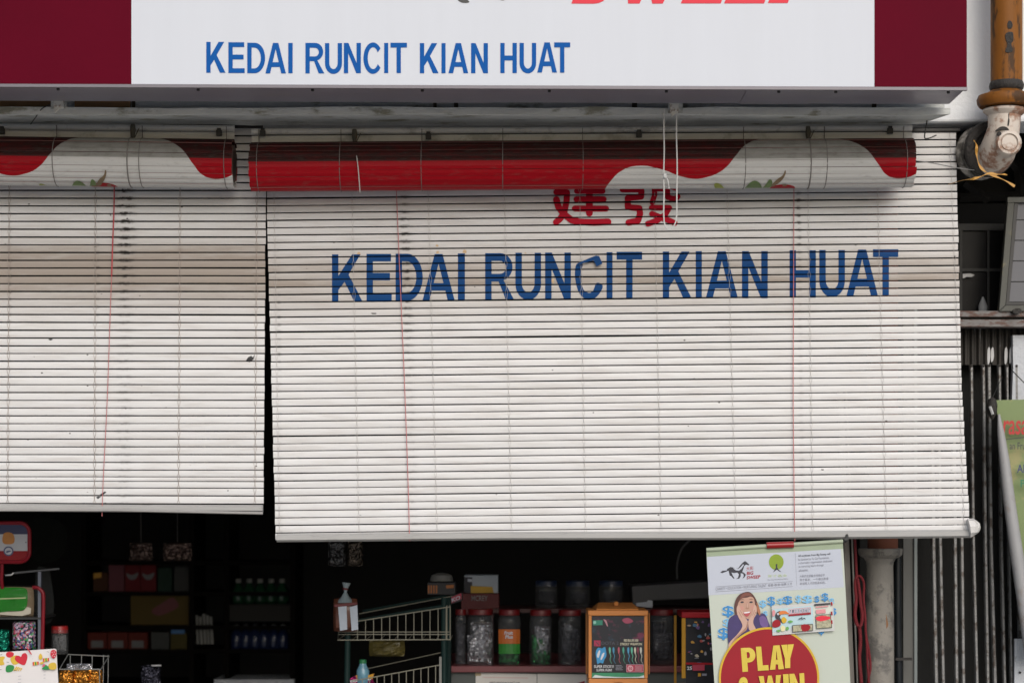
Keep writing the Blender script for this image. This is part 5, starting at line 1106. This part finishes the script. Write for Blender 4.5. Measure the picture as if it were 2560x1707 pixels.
cdp('badge', [(2110, 1255), (2160, 1255), (2160, 1310), (2110, 1315)], MC['box_yellow'], cl2); cdp('badge', [(2180, 1262), (2260, 1262), (2260, 1300), (2180, 1302)], M_inkg, cl2)

# ------------------------------------------------------------------ green wire rack with its contents
Yr = 7.75
t = thing('wire_rack', 'dark green tube rack with cream wire baskets in the middle of the shop front', 'rack', (W(*z2(1100, 0), Yr).x, Yr, 0)); RK = t
M_rg = mat('rack_green', (.006, .020, .018), .5, spec=.2); M_wire = mat('cream_wire', (.20, .19, .145), .5, var=.1)
q2 = lambda x, y, d=0: W(*z2(x, y), Yr) + Vector((0, d, 0))
foot = lambda p: Vector((p.x, p.y, .02))
obj('upright', MB().tube(smoothline([q2(760, 965), q2(715, 985), q2(680, 1020), q2(660, 1070), q2(652, 1150), q2(645, 1568)], 4) + [foot(q2(640, 0))], .0105, 10), M_rg, t, smooth=True)
obj('upright', MB().tube([q2(1580, 745), q2(1580, 1568), foot(q2(1580, 0))], .011, 10), M_rg, t, smooth=True)
obj('arm', MB().tube([q2(755, 966), q2(1575, 825)], .0065, 8), M_rg, t, smooth=True)
obj('arm', MB().tube([q2(740, 912, .30), q2(1575, 760, .30)], .0050, 8), M_rg, t, smooth=True)
obj('upright', MB().tube([q2(1600, 760, .30), foot(q2(1600, 0, .30))], .010, 8), M_rg, t, smooth=True)
def basket(top_l, top_r, bot, x0, x1, nv, xs, dz, t=RK, mids=()):
    w = .0017; L_ = []
    b = obj('basket', MB().tube([q2(x0, bot, -.012), q2(x1, bot - 5, -.012)], .0022, 6), M_wire, t)
    obj('rim_wire', MB().tube([q2(xs, top_l, -.012), q2(x1, top_r, -.012)], .0020, 6), M_wire, b)
    for m in mids: obj('rim_wire', MB().tube([q2(x0, m, -.012), q2(x1, m, -.012)], w, 6), M_wire, b)
    for k in range(nv):
        x = lerp(xs, x1, (k + .5) / nv); yt = lerp(top_l, top_r, (x - xs) / (x1 - xs)); obj('wire', MB().tube([q2(x, yt, -.012), q2(x, bot, -.012)], w, 5), M_wire, b)
    for k in range(9):
        x = lerp(x0, x1, k / 8); obj('floor_wire', MB().tube([q2(x, bot, -.012), q2(x, bot, .28)], w, 5), M_wire, b)
    obj('rim_wire', MB().tube([q2(x0, bot, -.012), q2(x0 - 45, bot - 120, .28)], w, 5), M_wire, b); obj('rim_wire', MB().tube([q2(xs, top_l - 40, .28), q2(x1, top_r - 70, .28)], w, 5), M_wire, b)
    return b
basket(975, 830, 1150, 560, 1640, 12, 710, .1, mids=(1072, 1096)); basket(1545, 1390, 1760, 520, 1535, 12, 690, .1, mids=(1680,))
obj('end_panel', MB().tube([q2(1608, 818, -.012), q2(1640, 815, -.012), q2(1640, 1148, -.012), q2(1608, 1150, -.012)], .002, 6, closed=True), M_wire, t)
obj('end_bar', MB().box((q2(1535, 0).x, Yr - .014, .3), (q2(1558, 0).x, Yr - .008, q2(0, 1310).z)), mat('end_bar', (.17, .17, .155), .5), t)
t = thing('bread_bag', 'tied clear bag of food with a white and red label in the upper basket', 'bag', W(*z2(630, 1070), 7.68))
obj('bag', MB().pillow(W(*z2(630, 910), 7.70), .085, .118, .06, 8, .45, .25, 3), mat('bag_brown', (.10, .035, .02), .35, var=.5, sc=40), t, smooth=True)
for x0, x1 in ((560, 640), (672, 745)): obj('label_panel', MB().prismpx([z2(x0, 835), z2(x1, 815), z2(x1 + 8, 1050), z2(x0 + 18, 1062)], 7.664, .002), mat('bag_label', (.36, .40, .46), .6, var=.15, sc=60), t)
obj('red_band', MB().prismpx([z2(520, 812), z2(740, 790), z2(745, 812), z2(530, 836)], 7.662, .002), MC['carton_red'], t)
obj('gathered_neck', MB().tube([W(*z2(630, 790), 7.70), W(*z2(628, 735), 7.70), W(*z2(630, 690), 7.70), W(*z2(635, 640), 7.70), W(*z2(640, 600), 7.70)], [.035, .014, .005, .010, .016], 10), mat('bag_film', (.22, .27, .29), .3), t, smooth=True)
obj('tie', MB().tube([W(*z2(629, 668), 7.70), W(*z2(632, 650), 7.70)], .010, 10), MC['carton_red'], t)
t = thing('bottle', 'small bottle with a green cap in the lower basket', 'bottle', W(*z2(800, 1500), 7.80))
cb = W(*z2(798, 1500), 7.80); obj('bottle_body', MB().lathe(cb, [(.02, -.05), (.023, 0), (.023, .02), (.014, .038), (.012, .046)], 14), mat('bottle_blue', (.12, .26, .34), .25, var=.5, sc=50), t, smooth=True); obj('cap', MB().lathe(cb, [(.013, .046), (.013, .058), (.009, .060)], 12), mat('cap_green', (.02, .16, .06), .4), t, smooth=True)
t = thing('snack_packet', 'pink and yellow snack packet in the lower basket', 'packet', W(*z2(785, 1568), 7.79))
obj('packet', MB().prismpx(smoothloop([z2(*p) for p in ((670, 1535), (720, 1500), (800, 1490), (870, 1500), (905, 1475), (890, 1530), (900, 1600), (700, 1620))], 3), 7.79, .03), foil('foil_pink', (.55, .03, .20), .4), t, bevel=.004)
obj('yellow_stripe', MB().prismpx([z2(*p) for p in ((730, 1490), (750, 1488), (775, 1560), (755, 1565))], 7.788, .002), MC['box_yellow'], t); obj('yellow_corner', MB().prismpx([z2(*p) for p in ((845, 1490), (905, 1475), (893, 1525), (850, 1525))], 7.788, .002), MC['box_yellow'], t); obj('white_stripe', MB().prismpx([z2(*p) for p in ((672, 1540), (860, 1510), (880, 1535), (680, 1560))], 7.7885, .002), M_cw, t)
t = thing('snack_packet', 'yellow and black snack packets in the gloom below the upper basket', 'packet', W(*z2(1030, 1300), 7.95))
obj('packet', MB().pillow(W(*z2(1030, 1230), 7.95), .13, .06, .05, 8, .5, .5, 8), mat('packet_yb', (.10, .08, .02), .4, var=.9, sc=30), t)
for k, (x0, x1, lab) in enumerate(((465, 632, 'left clear packet hanging under the blind edge above the rack'), (650, 800, 'right clear packet hanging under the blind edge above the rack'))):
    t = thing('hanging_packet', lab, 'packet', W(*z2((x0 + x1) / 2, 210), 7.9), 'packets hanging above the rack')
    c = W(*z2((x0 + x1) / 2, 320), 7.9); obj('packet', MB().pillow(c, (x1 - x0) / 3.853 / KF * 7.9, .092, .03, 8, .5, .6, 30 + k), foil('foil_black', (.10, .10, .10), .12) if k == 0 else MC.setdefault('fb', foil('foil_black2', (.11, .09, .07), .12)), t)
    obj('hang_string', MB().tube([c + Vector((0, 0, .045)), c + Vector((0, 0, .5))], .001, 4), M_string_dark, t)

# ------------------------------------------------------------------ left: bread rack with its sign board, card, basket
Yl_ = 7.60
lq = lambda x, y, d=0: W(*zl(x, y), Yl_) + Vector((0, d, 0))
t = thing('bread_rack', 'red tube bread rack with a round-cornered flag-coloured board at the left edge', 'rack', (lq(-200, 0).x, Yl_, 0))
M_rt = mat('rack_red', (.19, .004, .012), .4, spec=.3)
def rrect(x0, y0, x1, y1, r, n=6):
    return [(x1 - r + r * math.cos(R(a)), y0 + r - r * math.sin(R(a))) for a in range(0, 91, 90 // n)] + [(x0 + r - r * math.sin(R(a)), y0 + r - r * math.cos(R(a))) for a in range(0, 91, 90 // n)] + \
           [(x0 + r - r * math.cos(R(a)), y1 - r + r * math.sin(R(a))) for a in range(0, 91, 90 // n)] + [(x1 - r + r * math.sin(R(a)), y1 - r + r * math.cos(R(a))) for a in range(0, 91, 90 // n)]
obj('board_frame', MB().tube([lq(x, y) for x, y in rrect(-560, 98, 270, 455, 90)], .0068, 8, closed=True), M_rt, t, smooth=True)
bd = obj('board', MB().prismpx([zl(*p) for p in rrect(-548, 108, 258, 447, 80)], Yl_, .004), mat('board_white', (.42, .43, .46), .45, spec=.2), t)
obj('blue_band', MB().polypx([zl(*p) for p in [(258, 201), (258, 186)] + [(x, y) for x, y in rrect(-548, 108, 258, 447, 80) if y < 190] + [(-548, 201)]], Yl_ - .0006), mat('band_navy', (.025, .03, .085), .45), bd)
obj('red_band', MB().polypx([zl(*p) for p in [(-548, 354)] + [(x, y) for x, y in rrect(-548, 108, 258, 447, 80) if y > 365] + [(258, 354)]], Yl_ - .0006), mat('band_red', (.22, .010, .014), .45, spec=.2), bd)
obj('bun_emblem', MB().polypx([zl(*p) for p in smoothloop([(22, 240), (35, 195), (75, 182), (118, 198), (134, 240), (128, 278), (100, 292), (50, 292), (25, 275)], 3)], Yl_ - .0012), mat('emblem_orange', (.42, .17, .035), .5, var=.2, sc=60), bd)
obj('round_emblem', MB().polypx([zl(78 + 46 * math.cos(R(a)), 356 + 44 * math.sin(R(a))) for a in range(0, 360, 15)], Yl_ - .0018), mat('emblem_navy', (.05, .06, .14), .5), bd)
obj('emblem_field', MB().polypx([zl(78 + 34 * math.cos(R(a)), 356 + 32 * math.sin(R(a))) for a in range(0, 360, 15)], Yl_ - .0022), MC['board_white'], bd)
obj('emblem_mark', MB().polypx([zl(*p) for p in smoothloop([(52, 362), (78, 350), (104, 356), (84, 364), (66, 372)], 3)], Yl_ - .0026), MC['emblem_navy'], bd)
obj('rivet', MB().lathe(lq(238, 275, -.001), [(.0018, .002), (.0018, -.001), (.001, -.002)], 8, axis='y'), M_screw, bd)
obj('mast', MB().tube([lq(15, 455, .01), lq(8, 620, .01), lq(10, 700, .02)], .006, 8), M_rt, t, smooth=True)
obj('side_tube', MB().tube(smoothline([lq(300, 690), lq(345, 692), lq(380, 720), lq(398, 770), lq(395, 1000), lq(388, 1260)], 4) + [Vector((lq(380, 0).x, Yl_, .02))], .0065, 8), M_rt, t, smooth=True)
obj('side_panel', MB().box((lq(345, 0).x, Yl_ + .005, .3), (lq(372, 0).x, Yl_ + .02, lq(0, 545).z)), mat('rack_blue_grey', (.10, .11, .14), .5), t)
for y in (965, 1280, 1600): obj('shelf', MB().box((lq(-560, 0).x, Yl_ + .004, lq(0, y + 18).z), (lq(372, 0).x, Yl_ + .26, lq(0, y).z)), M_black, t)
obj('top_rail', MB().tube([lq(30, 580, .03), lq(90, 575, .03), lq(100, 560, .03), lq(430, 532, .2)], .004, 6), mat('rail_chrome', (.35, .36, .38), .25, metal=.6), t, smooth=True)
def pack_mat(name, cells, sc, rough=.2):
    n = NB(name); v = n.N.new('ShaderNodeTexVoronoi'); n.L.new(n.coord(), v.inputs['Vector']); v.inputs['Scale'].default_value = sc
    r = n.N.new('ShaderNodeValToRGB'); n.L.new(n.xyz(v.outputs['Color'])[0], r.inputs[0]); r.color_ramp.interpolation = 'CONSTANT'
    while len(r.color_ramp.elements) < len(cells): r.color_ramp.elements.new(.5)
    for k, (e, c) in enumerate(zip(r.color_ramp.elements, cells)): e.position = k / len(cells); e.color = c + (1,)
    n.bump(n.noise(n.coord(), 60, 3), .8, .02); return n.done(r.outputs[0], rough, .1, 0, .6)
t = thing('bread_loaf', 'bagged sandwich loaf with a bright green label on the top shelf of the rack', 'bread', W(*zl(130, 965), 7.64))
obj('loaf', MB().pillow(W(*zl(110, 830), 7.68), .155, .112, .10, 10, .28, .08, 5), mat('crust', (.40, .29, .18), .5, var=.25, sc=30), t, smooth=True)
obj('label_wrap', MB().prismpx(smoothloop([zl(*p) for p in ((-40, 700), (60, 690), (180, 690), (245, 710), (252, 800), (240, 870), (200, 900), (100, 905), (-40, 900))], 3), 7.618, .004), mat('label_green', (.008, .17, .006), .3, var=.3, sc=20, spec=.2), t)
obj('white_edge', MB().prismpx([zl(*p) for p in ((-40, 908), (100, 912), (210, 905), (250, 870), (285, 880), (280, 930), (200, 950), (100, 945), (-40, 935))], 7.622, .004), mat('label_cream', (.55, .50, .40), .3, var=.2, sc=40), t)
obj('bag_crease', MB().prismpx([zl(*p) for p in ((0, 788), (235, 780), (235, 790), (0, 798))], 7.6165, .001), mat('crease_pale', (.45, .50, .25), .4), t)  # crease of the bag drawn in as a pale strip
obj('plastic_film', MB().pillow(W(*zl(125, 830), 7.665), .185, .125, .13, 10, .25, .15, 6), clear_plastic('film', (.8, .8, .8), .06), t, smooth=True)
t = thing('sweet_packet', 'see-through packet of multicoloured sweets on the second rack shelf', 'packet', W(*zl(220, 1275), 7.64))
obj('packet', MB().pillow(W(*zl(222, 1135), 7.64), .082, .105, .05, 10, .4, .3, 7), pack_mat('sweets', [(.03, .03, .05), (.40, .30, .42), (.05, .28, .10), (.42, .22, .30), (.06, .08, .24), (.50, .48, .52), (.35, .05, .08), (.02, .02, .03)], 150), t, smooth=True)
t = thing('sweet_packet', 'teal green packet cut by the left edge on the second rack shelf', 'packet', W(*zl(20, 1280), 7.64))
obj('packet', MB().pillow(W(*zl(10, 1180), 7.64), .06, .08, .04, 10, .4, .4, 9), foil('foil_teal', (.01, .26, .17), .3), t, smooth=True)
t = thing('plastic_cover', 'dim clear plastic cover sheet behind the red tube of the bread rack', 'cover', W(*zl(420, 1000), 7.84))
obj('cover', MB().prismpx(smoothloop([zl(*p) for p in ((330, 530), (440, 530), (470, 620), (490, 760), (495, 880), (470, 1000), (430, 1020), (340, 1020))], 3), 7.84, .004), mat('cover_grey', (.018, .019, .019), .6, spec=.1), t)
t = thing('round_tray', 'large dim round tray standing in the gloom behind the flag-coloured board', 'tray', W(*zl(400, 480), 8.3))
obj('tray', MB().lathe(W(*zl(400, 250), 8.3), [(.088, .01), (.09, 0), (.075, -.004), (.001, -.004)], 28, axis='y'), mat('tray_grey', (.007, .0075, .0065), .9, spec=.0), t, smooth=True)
jar('clear jar with a red lid standing beside the bread rack', 548, 160, 1042, 1300, 7.9, mat('lid_bright_red', (.40, .02, .02), .4), [('bag', 0, .4, .8, .6, mat('powder_grey', (.16, .165, .17), .7))], zf=zl, group='loose jars', lh=.026, seed=40)

Yk = 7.2
t = thing('party_card', 'white card printed with balloons and hearts in the lower left corner', 'card', W(*zl(240, 1568), Yk))
obj('sheet', MB().prismpx([zl(*p) for p in ((-400, 1310), (505, 1250), (518, 1262), (538, 1600), (552, 2100), (-400, 2100))], Yk, .002), mat('card_paper', (.66, .63, .62), .55, var=.04), t)
k2 = [Yk - .0004]
def cp(name, pts, m, sm=3):
    k2[0] -= .0003; return dec(name, pts, m, zl, sm, k2[0], t)
Mr_, Mg_, My_ = mat('party_red', (.52, .012, .03), .45), mat('party_green', (.015, .22, .05), .45), mat('party_yellow', (.60, .40, .04), .45)
cp('star', [(-10, 1330), (45, 1325), (30, 1360), (40, 1395), (-10, 1400)], My_); cp('star', [(95, 1340), (150, 1310), (180, 1340), (170, 1385), (120, 1395)], My_)
cp('balloon', [(55, 1310), (62, 1285), (95, 1278), (125, 1290), (122, 1315), (95, 1332), (70, 1328)], Mr_)
cp('heart', [(222, 1402), (160, 1375), (136, 1345), (145, 1318), (175, 1315), (192, 1325), (205, 1300), (232, 1290), (250, 1312), (248, 1350)], Mr_)
cp('balloon', [(52, 1440), (60, 1408), (95, 1398), (130, 1412), (122, 1448), (95, 1465), (60, 1465)], Mg_)
for q in range(4): cp('stripe', [(122 + q * 20, 1452), (150 + q * 16, 1412 + q * 4), (160 + q * 15, 1418 + q * 4), (134 + q * 18, 1455)], My_, 0)
cp('star', [(355, 1320), (372, 1295), (388, 1318), (385, 1345), (360, 1350)], My_)
for x, y in ((325, 1388), (420, 1355)):
    for q, m_ in enumerate((Mr_, My_, Mg_, My_, Mr_)): cp('cracker', [(x - 26 + q * 11, y - 14 - q), (x - 15 + q * 11, y - 17 - q), (x - 13 + q * 11, y + 16 - q * 2), (x - 24 + q * 11, y + 18 - q * 2)], m_, 0)
cp('ribbon', [(365, 1380), (395, 1368), (400, 1385), (370, 1392)], My_)
cp('balloon', [(462, 1300), (470, 1270), (492, 1260), (515, 1275), (516, 1310), (498, 1340), (475, 1330)], Mr_)
for x, y in ((478, 1285), (498, 1280), (490, 1302), (508, 1300), (480, 1315), (500, 1322)): cp('dot', [(x - 4, y), (x, y - 5), (x + 4, y), (x, y + 5)], M_cw)
cp('heart', [(388, 1440), (395, 1420), (410, 1400), (425, 1398), (435, 1410), (452, 1412), (455, 1438)], Mg_); cp('star', [(445, 1400), (475, 1378), (512, 1385), (515, 1435), (460, 1440)], My_); cp('heart', [(388, 1412), (396, 1395), (412, 1392), (415, 1402), (398, 1418)], mat('party_pink', (.52, .08, .16), .45))
cp('ribbon', [(240, 1232), (262, 1252), (290, 1298), (284, 1304), (255, 1262)], Mr_)
for x, y, a in ((430, 1275, 30), (385, 1330, 60), (20, 1300, 150), (60, 1370, 20), (150, 1445, 160), (15, 1440, 170), (300, 1340, 80)): cp('confetti', [(x, y), (x + 22 * math.cos(R(a)), y + 12 * math.sin(R(a))), (x + 22 * math.cos(R(a)) + 2, y + 12 * math.sin(R(a)) + 4), (x, y + 4)], M_ink, 0)
for y in (1502, 1530, 1560): cp('faint_mark', [(165, y), (195, y - 3), (195, y), (165, y + 3)], M_inkg, 0); cp('faint_mark', [(400, y - 40), (418, y - 42), (418, y - 39), (400, y - 37)], M_inkg, 0)

t = thing('wire_basket', 'small chrome wire basket holding orange snack bags beside the party card', 'basket', W(*zl(740, 1700), 7.45)); M_chr = mat('chrome_wire', (.32, .33, .32), .3, metal=.6)
bq = lambda x, y, d=0: W(*zl(x, y), 7.45) + Vector((0, d, 0))
obj('rim', MB().tube([bq(560, 1325, .12), bq(940, 1342, .12), bq(925, 1440), bq(545, 1440)], .0022, 6, closed=True), M_chr, t, smooth=True)
obj('floor_frame', MB().tube([bq(560, 1750, .12), bq(930, 1750, .12), bq(915, 1760), bq(545, 1760)], .0022, 6, closed=True), M_chr, t)
for x in (580, 685, 785, 890, 935): obj('wire', MB().tube([bq(x, 1330, .12), bq(x - 5, 1750, .12)], .0016, 5), M_chr, t)
for x in (915,): obj('wire', MB().tube([bq(x, 1440), bq(x, 1760)], .0016, 5), M_chr, t)
for k, (cx, cy, w, h, lab) in enumerate(((600, 1560, .055, .08, 'left orange snack bag in the chrome basket'), (740, 1560, .062, .085, 'middle orange snack bag in the chrome basket'), (850, 1570, .05, .085, 'right orange snack bag in the chrome basket'))):
    b = thing('snack_bag', lab, 'bag', bq(cx, 1750, .04), 'orange snack bags'); obj('bag', MB().pillow(bq(cx, cy, .03 + .01 * k), w, h, .05, 10, .4, .3, 50 + k), F_or, b, smooth=True)
b = thing('snack_bag', 'silver and blue bag behind the orange snack bags', 'bag', bq(700, 1500, .09)); obj('bag', MB().pillow(bq(680, 1470, .09), .09, .05, .03, 8, .5, .6, 60), F_sil, b)

# ------------------------------------------------------------------ back shelves, deep in the gloom
Ysh = 10.6
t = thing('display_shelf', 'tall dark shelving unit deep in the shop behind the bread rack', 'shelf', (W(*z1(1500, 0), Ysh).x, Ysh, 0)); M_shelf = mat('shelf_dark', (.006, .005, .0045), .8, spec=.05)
xs0, xs1 = W(*z1(700, 0), Ysh).x, W(*z1(2460, 0), Ysh).x
for y in (545, 803, 1085, 1285, 1568): z_ = W(*z1(0, y), Ysh).z; obj('shelf_board', MB().box((xs0, Ysh + .01, z_ - .018), (xs1, Ysh + .40, z_)), M_shelf, t)
for x in (700, 1605, 1900, 2455): x_ = W(*z1(x, 0), Ysh).x; obj('side_board', MB().box((x_ - .012, Ysh, 0), (x_ + .012, Ysh + .42, 2.1)), M_shelf, t)
G = 'goods on the back shelves'
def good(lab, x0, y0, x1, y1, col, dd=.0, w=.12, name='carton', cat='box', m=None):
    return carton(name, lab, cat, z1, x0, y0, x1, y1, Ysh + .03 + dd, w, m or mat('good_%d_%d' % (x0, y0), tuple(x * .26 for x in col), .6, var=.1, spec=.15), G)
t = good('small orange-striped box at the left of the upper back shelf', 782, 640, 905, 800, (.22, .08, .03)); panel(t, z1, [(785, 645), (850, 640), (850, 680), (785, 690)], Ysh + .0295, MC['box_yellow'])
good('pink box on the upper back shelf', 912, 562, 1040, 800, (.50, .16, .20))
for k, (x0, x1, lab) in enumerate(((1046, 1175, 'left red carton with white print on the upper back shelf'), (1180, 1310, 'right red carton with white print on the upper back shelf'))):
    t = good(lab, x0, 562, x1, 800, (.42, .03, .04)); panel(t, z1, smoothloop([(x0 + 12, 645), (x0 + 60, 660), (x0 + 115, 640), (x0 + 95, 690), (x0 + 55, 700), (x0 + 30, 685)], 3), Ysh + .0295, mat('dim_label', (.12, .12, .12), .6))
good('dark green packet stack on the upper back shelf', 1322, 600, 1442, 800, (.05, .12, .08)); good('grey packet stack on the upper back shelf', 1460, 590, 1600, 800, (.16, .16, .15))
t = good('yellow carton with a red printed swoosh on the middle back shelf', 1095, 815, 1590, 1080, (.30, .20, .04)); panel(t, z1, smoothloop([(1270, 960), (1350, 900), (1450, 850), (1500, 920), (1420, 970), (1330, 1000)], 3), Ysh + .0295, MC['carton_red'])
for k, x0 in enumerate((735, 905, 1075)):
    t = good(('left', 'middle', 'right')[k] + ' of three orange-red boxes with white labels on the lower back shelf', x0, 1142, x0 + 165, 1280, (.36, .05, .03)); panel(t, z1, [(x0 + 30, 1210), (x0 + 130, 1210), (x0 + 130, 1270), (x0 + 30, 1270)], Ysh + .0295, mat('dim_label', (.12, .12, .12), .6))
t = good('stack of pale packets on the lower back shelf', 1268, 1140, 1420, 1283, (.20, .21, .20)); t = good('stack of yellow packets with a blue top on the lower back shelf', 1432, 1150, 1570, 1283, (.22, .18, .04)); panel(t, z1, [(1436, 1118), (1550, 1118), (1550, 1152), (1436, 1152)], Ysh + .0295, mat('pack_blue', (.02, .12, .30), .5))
for k in range(6):
    x = 1632 + k * 30; t = thing('paper_tube', ('leftmost', 'second', 'third', 'fourth', 'fifth', 'rightmost')[k] + ' pale upright tube from the left in the bundle on the back shelf', 'tube', W(*z1(x, 1240), Ysh + .06), 'bundle of pale tubes')
    p = W(*z1(x, 1240), Ysh + .06); obj('tube', MB().tube([p, W(*z1(x - 12, 985 + (k % 3) * 12), Ysh + .06)], .0068, 8), mat('tube_pale', (.26, .26, .24), .6), t, smooth=True)
for k in range(5):
    x = 2000 + k * 92; t = thing('green_bottle', ('leftmost', 'second', 'third', 'fourth', 'rightmost')[k] + ' dim green bottle from the left in the row on the back shelf', 'bottle', W(*z1(x, 903), Ysh + .07), 'green bottles on the back shelf')
    p = W(*z1(x, 898), Ysh + .07); obj('bottle_body', MB().lathe(p, [(.03, .0), (.036, .01), (.036, .06), (.014, .095), (.012, .10)], 14), mat('glass_green', (.01, .045, .02), .15), t, smooth=True); obj('cap', MB().lathe(p, [(.014, .10), (.014, .118), (.010, .12)], 12), mat('cap_pale', (.22, .22, .20), .5), t)
for k in range(6):
    x = 1985 + k * 78; t = thing('water_bottle', ('leftmost', 'second', 'third', 'fourth', 'fifth', 'rightmost')[k] + ' dim blue water bottle from the left on the lower back shelf', 'bottle', W(*z1(x, 1280), Ysh + .08), 'water bottles on the back shelf')
    p = W(*z1(x, 1283), Ysh + .08); obj('bottle_body', MB().lathe(p, [(.028, 0), (.032, .01), (.032, .07), (.013, .10), (.012, .108)], 14), mat('water_blue', (.012, .02, .06), .15), t, smooth=True); obj('cap', MB().lathe(p, [(.013, .108), (.013, .12), (.009, .122)], 12), mat('cap_white2', (.4, .42, .45), .5), t)
good('grey board leaning over the water bottles on the back shelf', 1925, 908, 2440, 1050, (.085, .08, .07), -.03, .02, 'board', 'board')
good('pale freezer top at the foot of the back shelves', 1795, 1535, 2470, 1900, (.30, .33, .36), -.06, .3, 'freezer', 'freezer', mat('freezer_white', (.55, .58, .62), .5))
for k, (x0, x1, lab) in enumerate(((1085, 1280, 'left shiny snack pack hanging in front of the back shelves'), (1368, 1610, 'right shiny snack pack hanging in front of the back shelves'))):
    t = thing('hanging_packet', lab, 'packet', W(*z1((x0 + x1) / 2, 390), 9.3), 'shiny packs hanging at the back'); c = W(*z1((x0 + x1) / 2, 465), 9.3)
    obj('packet', MB().pillow(c, (x1 - x0) / 3.357 / KF * 9.3, .078, .035, 9, .5, .7, 70 + k), foil('foil_mix%d' % k, (.20, .14, .12), .12), t); obj('hang_string', MB().tube([c + Vector((0, 0, .04)), c + Vector((0, 0, .6))], .001, 4), M_string_dark, t)
t = thing('snack_packet', 'dark packet with a painted white seal low in front of the back shelves', 'packet', W(*z1(1265, 1600), 8.6)); c = W(*z1(1265, 1510), 8.6)
obj('packet', MB().pillow(c, .078, .09, .03, 9, .5, .5, 80), foil('foil_navy', (.10, .10, .14), .15), t); obj('highlight', MB().prismpx([z1(1270, 1414), z1(1350, 1412), z1(1352, 1422), z1(1272, 1424)], 8.57, .004), M_cw, t)  # white strip paints a highlight onto the packet's top
